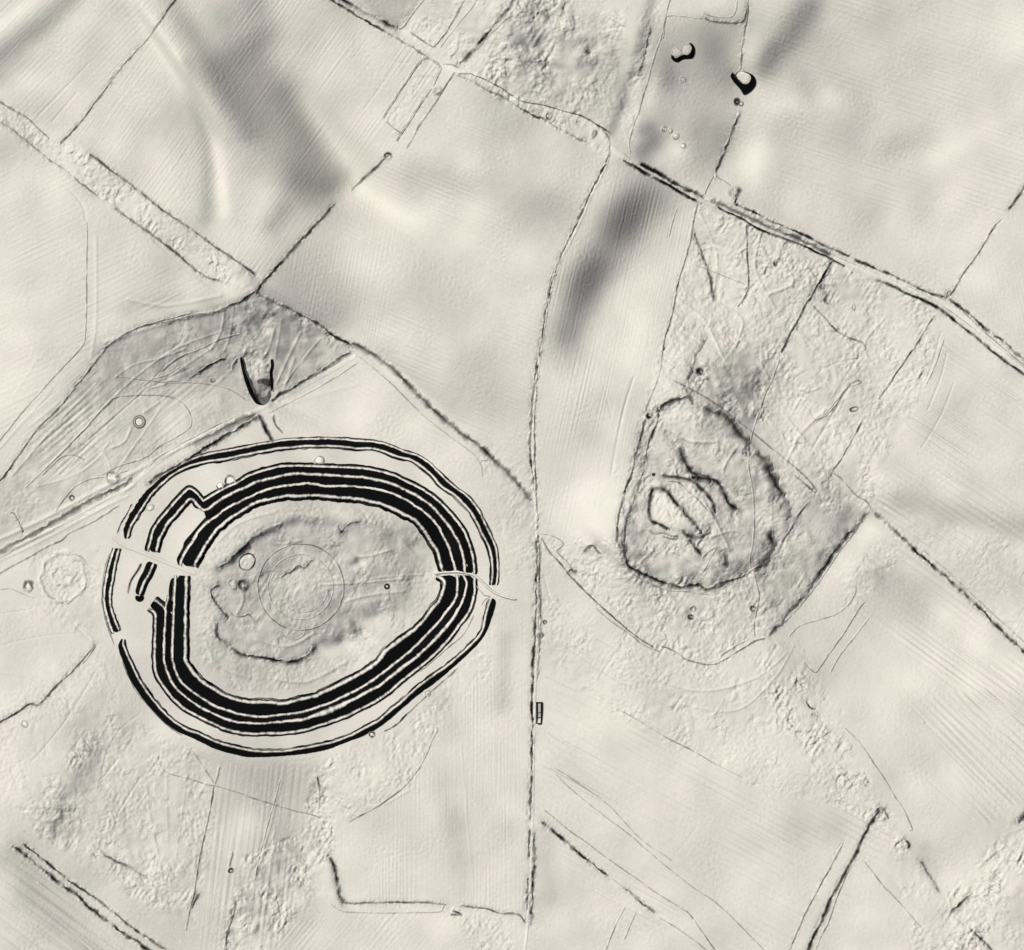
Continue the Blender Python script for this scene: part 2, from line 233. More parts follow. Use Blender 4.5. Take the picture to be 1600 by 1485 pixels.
 ('S','black wedge-shaped hollow near the top of the second enclosure',[(1061,698,.5),(1064,710,.9),(1070,722,1),(1078,736,1),(1088,742,.8),(1082,746,.9),(1100,748,.9),(1112,754,.8)],6.4,1),
 ('S','black crooked ditch in the upper middle of the second enclosure',[(1092,742,.8),(1105,748,1),(1118,754,.9),(1128,766,.7),(1134,778,1),(1142,790,1),(1152,798,.9)],5.8,.95),
 ('B','black hairpin bank enclosing the pale hollow, west side',[(1045,828,.9),(1030,820,1),(1016,812,1),(1013,800,.9),(1014,785,.9),(1016,772,.9),(1020,764,1),(1032,763,1),(1042,768,1),(1052,780,1),(1062,793,1),(1072,805,1),(1082,816,.8),(1092,828,.7),(1094,832,.5)],4.8,1),
 ('B','dark arched bank north-east of the pale hollow',[(1034,742,.5),(1050,745,.7),(1070,747,.9),(1085,755,.8),(1098,766,1),(1108,778,.9),(1114,790,.8),(1117,803,.6)],4.6,.9),
 ('T','thin inner line beneath the dark arched bank',[(1042,752,.5),(1060,754,.5),(1075,768,.5),(1090,780,.5),(1104,796,.6),(1110,804,.4)],1.6,.5),
 ('B','dark cross bank at the foot of the pale hollow',[(1066,828,.6),(1074,836,.9),(1088,839,.8),(1100,836,.9),(1110,831,.7)],5,.9),
 ('S','dark diagonal step below the cross bank',[(1074,842,.6),(1082,852,.7),(1090,862,.9),(1094,869,.7)],4.6,.85),
 ('T','thin angular line in the south of the second enclosure',[(1096,873,.6),(1108,862,.5),(1118,858,.2),(1095,900,.3)],1.7,.5),
 ('D','small dark U-shaped earthwork south-west of the pale hollow',[(1012,826,.4),(1022,834,.6),(1036,833,.5),(1050,838,.8),(1058,838,.9),(1056,843,.8),(1044,841,.7),(1034,838,.5)],1.9,.8),
 ('S','dark blot with ragged edges in the south of the second enclosure',[(1128,862,.4),(1132,872,.7),(1134,882,.7),(1126,880,.4)],5,.6),
 ('T','pale footpath running north to south through the second enclosure',[(1170,694,.3),(1170,730,.3),(1175,760,.3),(1178,790,.3),(1178,830,.3),(1176,850,.3),(1172,880,.35),(1180,905,.4),(1186,930,.5),(1182,955,.4),(1178,980,.4),(1180,996,.3)],1.7,.35),
 ('B','pair of thin lines along the south-west boundary, from the road to the notch',[(846,840,.3),(855,858,.6),(870,875,.8),(882,889,.8),(895,905,.6),(910,920,.8),(925,935,.8),(945,953,.8),(962,968,.8),(978,982,.8),(995,995,.8),(1010,1005,.7),(1022,1012,.5)],2.2,.8),
 ('T','hairline companion below the south-west boundary',[(930,950,.3),(960,975,.4),(985,992,.4),(1005,1008,.6),(1030,1018,.7)],1.5,.5),
 ('B','thin curved southern boundary bank below the second enclosure',[(1032,1010,.7),(1045,1014,.6),(1060,1022,.3),(1070,1030,.6),(1090,1036,.6),(1108,1039,.8),(1125,1035,.7),(1145,1023,.6),(1165,1011,.7),(1180,1002,.7),(1195,998,.8)],1.9,.7),
 ('T','short dashed line just inside the curved southern boundary',[(1125,1026,.4),(1138,1017,.8),(1152,1008,.6),(1170,999,.4)],1.8,.6),
 ('S','dark hooked scarp beside the road at the start of the boundary',[(912,865,.4),(916,857,.7),(925,853,.7),(932,860,.6),(937,867,.3)],3.0,.55),
 ('T','tangled thin line among the scrub by the road corner',[(845,834,.4),(865,838,.5),(880,850,.4),(870,862,.5),(884,876,.4),(892,888,.5),(905,895,.6)],1.7,.5),
 ('S','tiny dark knuckle in the south-west boundary',[(888,896,.6),(892,890,.9),(899,896,.7)],2.6,.8),
 ('S','bold black scarp sloping down-left from the eastern corner of the enclosure',[(1356,798,.6),(1345,812,.6),(1332,828,.8),(1320,840,1),(1308,856,1),(1298,870,1),(1286,888,.9),(1275,903,.7),(1262,922,.5),(1248,940,.7),(1232,955,.7),(1218,974,.7),(1202,991,.8)],4.4,.95),
 ('T','fine dark line hugging the lower side of the bold scarp',[(1352,806,.6),(1335,832,.6),(1312,862,.7),(1292,892,.7),(1270,922,.5),(1240,958,.5),(1205,992,.5)],1.6,.6),
 ('B','short bank with one dark side north of the bold scarp',[(1264,784,.7),(1255,795,.7),(1246,808,.6),(1236,825,.5),(1225,842,.7),(1221,848,.6)],2.4,.65),
 ('S','dark corner lines where the enclosure path meets the bold scarp',[(1240,742,.6),(1252,752,.6),(1264,762,.7),(1274,770,.3)],2.2,.6),
 ('T','faint dashed boundary from the path to the eastern corner',[(1300,738,.4),(1312,746,.6),(1326,762,.5),(1340,776,.4),(1352,782,.6),(1359,792,.9),(1358,798,.5)],2,.55),
 ('H','long bold black hedge bank running from the eastern corner to the east edge',[(1366,801,.7),(1378,810,.6),(1392,824,.6),(1412,842,.8),(1425,856,.9),(1440,870,1),(1455,882,1),(1470,895,1),(1485,908,1),(1498,920,1),(1515,936,1),(1527,948,1),(1534,954,.6),(1545,966,1),(1560,982,1),(1575,996,1),(1590,1010,1),(1606,1023,1)],4.2,1),
 ('T','pale-edged rut along the upper side of the long bold hedge bank',[(1440,858,.2),(1480,892,.3),(1520,930,.3),(1560,968,.35),(1606,1008,.5)],1.8,.4),
 ('T','thin straight field line south of the bold scarp',[(1352,940,.4),(1340,955,.5),(1325,980,.5),(1308,1005,.6),(1290,1030,.6),(1276,1050,.5),(1268,1048,.6),(1260,1040,.5),(1256,1032,.2)],1.7,.6),
 ('T','thin curving line bowed toward the thin field line',[(1337,916,.3),(1336,928,.5),(1325,945,.5),(1305,960,.5),(1275,970,.45),(1250,978,.5),(1232,995,.4)],1.6,.5),
 ('T','faint rut parallel to the thin straight field line, east side',[(1358,965,.3),(1335,995,.35),(1312,1025,.4),(1298,1050,.4)],1.5,.35),
 ('S','small isolated black tick in the pasture south of the enclosure',[(1258,1095,.8),(1263,1102,1),(1268,1108,.9),(1274,1107,.5)],2,.9),
 ('S','tiny black fleck at the top of the south-east rough',[(1272,1117),(1277,1121)],2.4,.8),
 ('H','lumpy black hedge bank running down-right from the road, near the bottom',[(845,1284,.7),(853,1291,.9),(864,1299,.9),(876,1309,1),(890,1320,1),(902,1331,1),(912,1340,1),(925,1350,1),(938,1360,1),(949,1369,.9)],3.6,1),
 ('H','short black hedge bank in line below the lumpy one',[(975,1388,.8),(985,1395,.9),(998,1407,1),(1010,1417,1),(1022,1426,.9)],3.4,1),
 ('T','faint link between the two black hedge banks near the bottom',[(952,1371,.3),(965,1380,.25),(975,1388,.3)],1.6,.3),
 ('T','dashed thin line continuing to the bottom edge past the short hedge bank',[(1030,1434,.5),(1045,1443,.5),(1060,1452,.25),(1085,1470,.3),(1110,1490,.5)],1.7,.5),
 ('T','thin line just above the lumpy black hedge bank',[(850,1266,.4),(870,1282,.4),(892,1300,.6),(910,1312,.4),(950,1342,.4),(990,1370,.45),(1030,1398,.5),(1065,1420,.5),(1078,1430,.6),(1110,1475,.6),(1118,1486,.6)],1.5,.5),
 ('T','long hairline crossing the southern field to the bottom edge',[(868,1210,.3),(900,1240,.5),(940,1272,.4),(985,1306,.4),(1030,1345,.4),(1080,1385,.4),(1120,1412,.45),(1160,1450,.5),(1198,1490,.5)],1.4,.45),
 ('T','second hairline in the southern field, above the long one',[(866,1200,.3),(905,1225,.5),(950,1258,.4),(1000,1310,.3),(1050,1345,.25)],1.4,.4),
 ('T','broken thin line with dots at the bottom, below the short hedge bank',[(976,1418,.5),(966,1436,.3),(960,1450,.5),(952,1470,.4),(945,1488,.4)],1.6,.45),
 ('T','short faint line beside the dotted line at the bottom',[(994,1424,.2),(985,1445,.3),(975,1468,.4)],1.6,.35),
 ('T','sharp thin edge of the rough ground north of the southern field',[(970,1110,.2),(1005,1130,.3),(1040,1152,.4),(1062,1163,.6),(1082,1173,.6),(1120,1195,.3),(1160,1215,.25)],1.5,.5),
 ('B','dark ragged bank slanting to the bottom edge in the south-east',[(1374,1264,.7),(1366,1278,.7),(1358,1290,.8),(1350,1306,.9),(1342,1322,.9),(1334,1340,.8),(1325,1355,.9),(1316,1372,1),(1306,1388,.8),(1296,1408,.8),(1290,1425,.9),(1280,1445,.8),(1272,1460,.9),(1262,1488,1)],3.8,.95),
 ('T','thin rut on the east side of the dark ragged bank',[(1330,1350,.3),(1318,1378,.5),(1305,1410,.6),(1295,1440,.6),(1282,1465,.5),(1272,1488,.5)],1.6,.6),
 ('B','low pale-sided bank parallel to the dark ragged bank, west of it',[(1318,1316,.3),(1308,1335,.5),(1292,1365,.5),(1275,1395,.5),(1262,1420,.5),(1248,1450,.4),(1232,1488,.4)],2.0,.5),
 ('S','small dark hook at the head of the dark ragged bank',[(1366,1272,.6),(1372,1264,.7),(1380,1266,.4),(1386,1276,.8),(1387,1280,.5)],2.4,.75),
 ('T','thin straight edge between the rough strip and the eastern pasture',[(1320,1138,.2),(1342,1160,.35),(1358,1182,.5),(1370,1200,.7),(1385,1222,.5),(1398,1245,.4),(1410,1262,.3),(1425,1294,.7),(1420,1298,.5)],1.6,.5),
 ('S','small black V-shaped notch in the south-east',[(1414,1312,.4),(1420,1320,1),(1416,1326,.7)],2.4,.9),
 ('S','soft dark streak below the V-shaped notch',[(1437,1345,.7),(1445,1358,.5),(1455,1375,.5),(1466,1393,.6)],3.0,.55),
 ('T','thin southern edge of the rough wedge near the bottom right',[(1350,1346,.7),(1365,1365,.4),(1380,1385,.7),(1392,1396,.6),(1410,1416,.3),(1425,1434,.5),(1440,1450,.3)],1.8,.6),
 ('S','dark ragged hollow running to the V of banks in the bottom right corner',[(1485,1425,.4),(1495,1418,.7),(1505,1408,.7),(1515,1400,.4)],3.2,.6),
 ('S','dark curved cut in the extreme bottom right scrub',[(1520,1455,.7),(1530,1465,.8),(1540,1475,.9),(1552,1488,.7)],3,.8),
 ('S','black blot at the east edge near the bottom',[(1606,1268,1),(1598,1276,1),(1590,1284,.7)],4.5,1),
 ('H','lumpy black field bank crossing the bottom left corner, lower of the pair',[(18,1322,.5),(28,1328,.8),(40,1337,.7),(60,1355,1),(80,1370,1),(98,1385,.9),(118,1398,.8),(140,1418,.9),(160,1434,.9),(178,1448,1),(198,1462,1),(215,1472,1),(238,1490,1)],4.2,1),
 ('H','thinner black field bank crossing the bottom left corner, upper of the pair',[(35,1318,.4),(44,1325,.9),(60,1338,.9),(78,1352,.9),(95,1366,.7),(110,1378,.7),(132,1392,.9),(150,1405,.7),(170,1420,.5),(192,1438,.7),(215,1455,.8),(240,1472,.7),(270,1490,1)],2.8,.95),
 ('S','small curved dark mark above the bottom left bank pair',[(144,1334,.6),(148,1339,.9),(152,1337,.6)],2,.8),
 ('S','soft dark ledge curving above the bottom left banks',[(150,1325,.3),(165,1338,.5),(185,1348,.5),(205,1358,.4),(230,1372,.2)],3.2,.45),
 ('T','thin ledge line running south from the star of tracks',[(334,1228,.5),(331,1250,.8),(325,1280,.7),(318,1312,.7),(311,1345,.7),(306,1378,.6),(303,1400,.7),(297,1420,.5),(290,1455,.3)],1.9,.65),
 ('S','soft dark foot of the thin ledge line',[(310,1395,.4),(304,1408,.6),(298,1420,.3)],3.4,.5),
 ('T','track crossing the southern rough from west to east through the star',[(256,1204,.5),(262,1208,.2),(300,1218,.5),(320,1225,.5),(340,1229,.4),(370,1238,.5),(400,1249,.5),(430,1258,.5),(460,1267,.6),(490,1274,.6),(500,1278,.4)],1.6,.55),
 ('T','short track into the star from the north-west',[(300,1172,.2),(312,1190,.5),(322,1205,.7),(334,1224,.6)],1.6,.55),
 ('T','short track into the star from the fort',[(343,1198,.2),(340,1212,.4),(336,1226,.5)],2.0,.45),
 ('T','pale straight track crossing the southern rough, top to bottom',[(438,1218,.3),(430,1250,.35),(418,1290,.3),(405,1340,.35),(398,1375,.2)],1.6,.35),
 ('B','thin dark bank stub to the north of the isolated pit in the south-west',[(363,1330,.3),(361,1345,.7),(358,1355,.5)],2.0,.6),
 ('S','dark streak to the bottom edge, south of the isolated pit',[(368,1410,.5),(362,1435,.6),(355,1460,.7),(350,1488,.7)],2.4,.6),
 ('S','short dark line at the west edge of the southern scrub patch',[(496,1213,.6),(497,1220,.9),(499,1235,.5),(498,1260,.3)],2.2,.75),
 ('S','dark grey slanting bank at the west end of the bottom boundary',[(514,1338,.7),(520,1350,.9),(524,1370,.8),(528,1388,.9),(531,1402,.9),(536,1411,.6)],4,.8),
 ('B','soft dark boundary running along the bottom field to the pointed mark',[(536,1411,.6),(560,1411,.5),(590,1410,.6),(625,1410,.75),(655,1410,.5),(685,1412,.4),(696,1413,.3)],2.6,.65),
 ('T','thin lower companion of the bottom boundary',[(515,1412,.3),(535,1424,.4),(570,1426,.4),(610,1427,.3),(640,1426,.3),(685,1425,.3),(692,1418,.6),(697,1412,.5)],1.5,.4),
 ('B','soft dark boundary from the pointed mark to the road hedge',[(722,1415,.6),(735,1417,.5),(760,1420,.6),(778,1426,.7),(795,1427,.7),(806,1428,.6),(814,1433,.8),(820,1442,.9)],2.4,.7),
 ('S','small black pointed mark below the bottom boundary',[(706,1423,.8),(713,1425,1),(720,1429,1),(712,1429,.6),(703,1430,.8)],2.2,1),
 ('T','curved thin eastern edge of the southern scrub patch',[(545,1285,.4),(560,1276,.7),(580,1266,.6),(605,1250,.7),(625,1235,.5),(640,1220,.6),(655,1200,.4),(668,1175,.4),(676,1155,.3),(683,1142,.6),(680,1135,.4)],1.7,.6),
 ('B','dark crooked boundary in the west dropping from the causeway to the west edge',[(149,1005,.6),(143,1014,.8),(134,1025,.7),(126,1034,.8),(112,1050,.7),(98,1062,.7),(84,1076,.8),(68,1094,.9),(58,1102,.4),(50,1100,.9),(42,1102,.9),(32,1110,.7),(22,1116,.9),(8,1124,.8),(-6,1132,.7)],2.4,.8),
 ('T','thin second edge of the crooked western boundary',[(150,1008,.4),(138,1026,.5),(128,1038,.5)],1.5,.5),
 ('S','small dark-capped bank stub by the old road in the west',[(14,803,.8),(20,802,.5),(27,812,.6),(32,822,.8),(36,832,.5)],2.2,.75),
 ('T','thin track curving up past the small pits beside the old road',[(86,800,.5),(95,787,.7),(105,774,.6),(118,760,.4),(140,749,.4),(165,745,.3),(200,735,.2)],1.6,.55),
 ('T','curved line at the north end of the low round barrow',[(112,866,.3),(122,868,.5),(131,874,.4),(136,884,.2)],1.8,.45),
 ('T','thin line leading west from the small round pit',[(-4,922,.3),(15,920,.3),(35,928,.3),(52,934,.3)],1.4,.3),
 ('S','small jagged line inside the hillfort, west side',[(341,913,.8),(334,918,.8),(329,924,1),(331,932,.7),(335,938,.7),(341,948,.6),(348,957,.6),(354,963,.9),(353,968,.6)],2.4,.8),
 ('S','long wavy black scarp along the south of the hillfort interior',[(339,972,.2),(336,982,.7),(338,992,.7),(345,1001,.6),(356,1007,.5),(364,1015,.6),(376,1022,.7),(392,1026,.9),(404,1027,.95),(420,1030,1),(438,1033,1),(452,1035,1),(466,1032,.8),(480,1027,.9),(486,1020,.6),(490,1010,.3)],4.4,.9),
 ('S','soft dark scarp along the north-west of the hillfort interior',[(344,887,.3),(356,880,.4),(368,869,.6),(378,860,.9),(386,853,.8),(396,843,.3),(412,834,.25),(440,820,.25)],5,.55),
 ('T','small forked line below the west pits inside the hillfort',[(358,955,.2),(366,962,.5),(380,963,.5),(388,960,.7),(392,966,.9)],1.9,.6),
 ('S','small dark arrow-shaped hollow at the north of the hillfort interior',[(528,824,.3),(533,832,.7),(540,824,.5),(550,817,.4),(562,815,.4)],2.2,.5),
 ('S','jagged crease within the circle inside the hillfort',[(440,903,.4),(446,898,.6),(456,893,.5),(466,885,.7),(474,887,.8),(480,884,.7),(486,875,.5)],2.4,.5),
 ('B','thin line crossing the outermost berm of the fort on the south-east',[(656,1050,.3),(700,1012,.45),(725,990,.4),(740,960,.3)],1.6,.4),
]
# rough, tussocky and scrub ground: outline, lump size, strength
ROUGH = [
 ([(-60,120),(0,160),(75,215),(138,238),(205,290),(320,375),(405,435),(400,458),(345,442),(245,371),(150,305),(112,272),(75,250),(-60,160)],9,.62),
 ([(690,-60),(990,-60),(950,205),(880,172),(790,142),(712,105),(690,92),(720,40)],12,.42),
 ([(780,-60),(900,-60),(850,150),(760,110)],14,.5),
 ([(622,45),(670,-60),(740,-60),(700,60),(672,75)],9,.42),
 ([(660,98),(690,105),(622,218),(600,185)],7,.36),
 ([(718,116),(850,165),(945,205),(948,245),(880,202),(780,158)],8,.55),
 ([(960,180),(1005,10),(1035,10),(985,240)],8,.28),
 ([(1092,318),(1320,415),(1290,470),(1200,480),(1170,360)],9,.72),
 ([(1070,400),(1092,318),(1320,415),(1480,490),(1460,560),(1360,800),(1260,750),(1160,660),(1040,620),(1000,660)],10,.46),
 ([(1060,460),(1110,440),(1110,600),(1040,560)],11,.4),
 ([(1000,640),(1080,615),(1230,740),(1235,830),(1200,990),(1110,1035),(1030,1015),(860,860),(960,840),(980,760)],10,.48),
 ([(850,830),(960,850),(1100,930),(1190,990),(1110,1035),(1010,1005),(880,900)],9,.42),
 ([(850,920),(1100,1040),(1250,1000),(1400,1300),(1480,1420),(1660,1240),(1660,1500),(1430,1500),(1380,1280),(1180,1230),(1000,1140),(860,1050)],10,.30),
 ([(1450,1500),(1480,1400),(1660,1200),(1660,1400),(1560,1400),(1540,1500)],13,.75),
 ([(1210,1000),(1270,1090),(1400,1280),(1430,1340),(1300,1250),(1180,1100)],10,.42),
 ([(60,1220),(180,1110),(330,1190),(340,1300),(300,1450),(200,1400),(50,1300)],9,.32),
 ([(30,1260),(130,1230),(120,1330),(60,1310)],11,.55),
 ([(140,1300),(260,1350),(300,1440),(200,1400)],10,.5),
 ([(380,1340),(470,1300),(520,1290),(500,1400),(400,1500),(340,1500)],11,.55),
 ([(500,1190),(600,1150),(690,1090),(683,1140),(640,1230),(550,1280),(505,1300),(480,1260)],8,.45),
 ([(480,1200),(510,1210),(525,1330),(470,1340)],10,.6),
 ([(635,1120),(750,1000),(775,960),(770,1060),(680,1130)],7,.32),
 ([(720,1430),(800,1440),(800,1500),(740,1500)],8,.45),
 ([(405,462),(545,535),(560,560),(520,545),(440,510),(390,540),(350,500)],8,.5),
 ([(375,545),(425,550),(430,625),(385,620)],9,.6),
 ([(240,500),(400,465),(400,560),(300,560)],10,.22),
 ([(770,690),(840,740),(840,900),(790,900),(750,700)],8,.26),
 ([(-60,1100),(60,1050),(150,1000),(200,1110),(60,1260),(-60,1260)],9,.22),
 ([(40,870),(160,850),(150,1000),(40,960)],12,.28),
 ([(306,900),(330,850),(400,800),(470,788),(560,792),(650,828),(688,890),(670,955),(600,1010),(500,1070),(410,1088),(340,1068),(303,1010)],10,.26),
 ([(400,870),(470,850),(530,900),(510,970),(430,970),(402,920)],7,.24),
 ([(1310,900),(1410,820),(1400,880),(1330,960)],7,.40),
 ([(1230,740),(1290,760),(1350,800),(1290,890),(1195,990),(1180,900),(1240,820)],9,.34),
 ([(1400,790),(1600,850),(1660,1060),(1440,870)],8,.20),
]
rmask = np.zeros((NY, NX), np.float32)
for poly, wl, amp in ROUGH: rmask = np.maximum(rmask, inside(poly)*min(1, amp/.5))
WEDGE = [(0,745),(60,680),(120,600),(165,535),(240,503),(340,477),(400,462),(460,490),(545,543),(500,580),(400,635),(300,690),(200,735),(100,790),(0,830)]
rmask = blur(np.maximum(rmask, inside(WEDGE)*.6), 4)
# D: wanted shade map, from which the relief is invented (positive = darker)
D = np.zeros((NY, NX), np.float32)
def stroke(pts, s, d):
    if len(pts) == 1: pts = [pts[0], (pts[0][0]+.5, pts[0][1])]
    r = dist_to(pts, s*3.2)
    if r is not None: D[r[0]] += d*np.exp(-(r[1]/s)**2*.5)
def area(pts, d, soft):
    global D
    D += d*blur(inside(pts), soft)
STROKES = [
 ([(-10,92),(30,66),(70,36),(110,-5)],13,.20),([(-10,48),(20,25),(50,0)],9,-.10),([(0,120),(30,100)],14,.08),
 ([(195,-20),(238,50),(268,88),(295,130),(322,180),(338,215),(345,270),(350,330)],8,-.13),
 ([(258,-10),(290,40),(320,90),(350,145),(385,205)],14,.15),([(345,35),(385,80),(420,110)],40,.10),
 ([(350,120),(400,180),(430,215),(480,265)],32,.20),([(445,150),(465,195),(490,240),(520,275)],17,.17),
 ([(520,290),(540,280)],12,.12),([(470,285),(500,300)],22,.12),([(400,10),(415,45)],20,.13),([(290,100),(305,160),(322,215),(325,270),(322,340)],9,.12),
 ([(250,100),(270,170)],28,.05),([(440,330),(425,350)],13,.14),([(505,20),(480,60)],18,.05),([(150,60),(180,20)],30,.05),
 ([(600,340)],28,-.03),([(580,400)],25,-.04),([(650,278),(700,282),(760,300),(820,320),(880,345)],22,.09),
 ([(800,200),(790,175)],30,.07),([(470,420),(500,460)],38,.11),([(430,460),(520,500)],22,.09),([(600,520)],14,-.08),([(680,470),(740,560),(800,640)],32,.06),
 ([(890,290),(850,340)],25,.06),([(1005,305),(975,345)],24,.18),([(975,345),(940,395),(912,440)],24,.23),([(925,430),(900,480),(885,520)],18,.20),([(990,320),(1030,330)],20,.10),
 ([(880,560),(900,640),(960,650),(870,700)],28,.05),([(985,560)],28,-.07),([(900,590)],20,-.03),([(900,810),(930,770)],32,-.08),
 ([(1265,10),(1232,62),(1205,100)],17,.24),([(1205,80),(1190,108)],12,.16),([(1245,110),(1265,145)],14,.10),([(1215,165),(1290,150)],14,-.05),([(1190,240),(1175,280)],14,-.06),
 ([(1340,0),(1300,60)],50,.05),([(1380,120),(1340,140)],60,.05),([(1230,190),(1260,250),(1330,230)],35,.07),([(1390,235),(1440,215)],16,.08),([(1460,250),(1500,225),(1580,180)],13,-.05),([(1330,320),(1360,340)],30,.06),([(1590,60)],30,-.06),([(1440,300)],25,.05),
 ([(1036,100),(1045,120)],14,.16),([(1040,60),(1100,45)],18,.05),([(1110,60),(1150,50)],22,.10),([(1060,120),(1130,150)],34,.11),([(1010,205),(1020,220),(1006,235)],12,.24),([(1040,190),(1030,205)],16,.13),([(1090,215),(1100,240),(1120,225)],22,.16),([(1120,85),(1140,112)],17,.14),([(1060,235)],14,-.08),([(1180,230),(1165,260)],13,-.07),
 ([(812,60),(830,85),(850,98)],16,.16),([(835,0),(830,50)],18,.10),([(900,55),(870,30)],26,.08),([(930,90),(960,110)],28,.10),([(870,160)],26,.05),
 ([(1018,0),(1004,55),(990,105),(980,135),(968,170),(955,205)],6,.17),([(1035,90),(1015,160)],6,-.06),
 ([(400,475),(430,490)],17,.13),([(380,500),(340,515)],18,.12),([(455,520),(430,560)],24,.08),([(330,590),(270,570)],35,.05),([(160,560),(100,650)],24,.04),([(280,650)],26,-.09),([(340,610),(400,600)],18,-.06),
 ([(20,440),(10,560)],60,-.04),([(150,450),(240,440)],40,.04),([(0,230)],22,.07),([(200,480),(280,465)],10,.06),
 ([(1150,590),(1170,610)],34,.12),([(1110,660),(1140,690)],16,.10),([(1190,740),(1205,765)],14,.16),([(1165,700)],20,.10),([(1215,720)],18,.06),
 ([(990,800),(985,860),(1010,890)],13,.12),([(1050,905),(1130,905),(1190,880)],12,.12),([(1180,760),(1150,860)],32,.05),([(1030,790)],20,-.07),([(1000,690)],15,.05),
 ([(1290,770),(1320,800)],20,.10),([(1330,800),(1300,840),(1270,880)],9,.15),([(1240,860),(1220,930)],28,.08),([(1410,780),(1480,800),(1560,818),(1620,830)],15,.13),([(1400,745),(1430,760)],22,.05),([(1520,850),(1450,860)],18,-.04),([(1360,900),(1400,920),(1440,950)],24,.10),([(1400,870),(1380,850)],14,.05),([(1560,900)],30,.05),
 ([(1400,1040)],50,-.03),([(1550,1080)],50,-.06),([(1240,1010),(1260,1060)],30,.05),([(1110,960),(1150,950)],35,.05),
 ([(20,1345),(60,1400),(110,1450),(150,1500)],24,.13),([(0,1420)],28,-.07),([(150,1170),(115,1230),(85,1290)],15,.11),([(200,1120),(160,1110),(120,1140)],30,.06),([(110,1290),(70,1260)],16,.09),
 ([(390,1200),(370,1190)],30,.07),([(430,1230),(440,1320),(400,1420)],26,.09),([(330,1180),(300,1170)],24,.04),([(480,1420),(440,1470)],22,.07),
 ([(690,1230),(712,1300),(725,1400)],14,.05),([(790,1000),(785,1100)],10,.08),([(690,1100),(700,1140)],16,.05),([(860,1400),(850,1300)],12,.06),([(1120,1300),(1140,1330)],40,.03),([(1300,1290)],40,.04),([(1440,1180),(1400,1220)],30,.03),
 ([(1440,1330),(1460,1360)],10,.07),([(1600,1420)],22,.07),([(600,780),(560,600)],30,-.02),
 # inside the hillfort
 ([(342,889),(368,869),(387,853),(397,843),(423,828),(451,817),(482,812),(508,815),(526,822),(534,833)],5,.15),([(362,875),(386,854)],4,.22),
 ([(536,832),(552,818),(583,819),(603,830),(640,850)],5,.12),([(550,879),(556,876)],3.2,.45),([(552,976),(556,985)],4.5,.40),([(589,952),(575,960)],7,.20),([(530,998),(512,1004),(492,1012)],6,.18),([(560,985),(530,997)],6,.12),
 ([(568,880)],6,-.12),([(600,900),(570,905)],12,.10),([(640,900),(635,935),(610,950)],9,.09),([(540,930),(520,970)],18,.09),
 ([(410,895),(430,880),(455,872)],7,.10),([(380,905),(395,930)],16,.06),([(470,850),(520,860)],14,.07),([(575,975),(600,960)],8,-.08),([(515,1015),(550,1005)],9,-.08),([(600,985),(560,1020)],10,-.05),([(410,1055),(350,1030)],20,.05),
 ([(470,885),(460,920)],20,-.08),([(430,955),(480,955)],14,-.03),
]
for p, s, d in STROKES: stroke(p, s, d)
area([(-60,800),(0,745),(60,680),(120,600),(165,535),(240,503),(340,477),(400,462),(460,490),(545,543),(500,580),(400,635),(300,690),(200,735),(100,790),(-60,880)],.075,7)
area([(290,500),(400,465),(460,490),(540,543),(500,580),(430,620),(395,600),(330,600),(270,590),(200,600),(120,650),(180,570)],.06,14)
area([(330,90),(400,50),(430,120),(472,180),(522,250),(556,276),(500,306),(440,250),(390,205),(350,150)],.11,13)
area([(1010,300),(1005,370),(965,430),(925,500),(890,548),(870,525),(880,470),(905,410),(950,350)],.10,14)
area([(375,590),(388,600),(400,622),(412,628),(424,610),(424,592),(402,594)],.32,2.5)
area([(545,-20),(670,-20),(640,25),(622,45),(600,36)],.16,2)
area([(1095,570),(1185,560),(1205,600),(1185,690),(1070,618)],.07,8)
area([(1010,640),(1080,620),(1170,670),(1225,750),(1235,820),(1190,890),(1080,930),(1000,900),(965,850),(975,780)],.06,8)
area([(1020,770),(1035,768),(1080,818),(1040,822),(1018,808)],-.12,3)
area([(1040,752),(1080,760),(1108,790),(1100,815),(1070,790)],-.07,4)
stroke([(1015,690),(1030,660),(1060,640),(1090,650),(1130,680),(1170,720),(1195,770),(1200,820)],6,-.07)
stroke([(1075,700),(1100,725),(1140,760)],7,-.07)
area([(1230,740),(1290,760),(1350,800),(1290,890),(1195,990),(1180,900),(1240,820)],.055,12)
area([(1080,340),(1320,415),(1450,490),(1340,640),(1250,740),(1150,650),(1060,560)],.025,10)
area([(340,900),(365,858),(420,828),(480,815),(540,822),(600,825),(655,870),(655,920),(620,945),(570,985),(500,1018),(430,1028),(370,1015),(342,975),(332,930)],.06,8)
area([(120,1180),(180,1110),(340,1190),(500,1190),(505,1300),(420,1470),(360,1500),(250,1460),(60,1330)],.04,8)
area([(1000,25),(1110,25),(1160,35),(1150,200),(1110,300),(1000,250),(1000,180)],.05,8)
area([(880,60),(1000,0),(960,200),(880,170),(780,140),(780,20)],.05,12)
area([(1350,880),(1410,905),(1560,1040),(1500,1010),(1380,960)],.05,8)
for kd, lab, pts, w, d in LINES:  # soft shade halo beside the lines, shaped into the relief
    if kd in 'SBH' and w >= 2.4:
        P_ = [(*q[:2], q[2] if len(q) > 2 else d) for q in pts]; sp = spline(P_, 8)[:, :2]
        md = float(np.mean([q[2] for q in P_])); stroke([tuple(q) for q in sp], 2.2+w*.55, (.20 if kd == 'S' else .10)*md)
area([(300,930),(306,870),(350,822),(450,785),(560,789),(650,822),(685,895),(680,940),(600,1010),(480,1083),(360,1082),(300,1020)],.06,10)
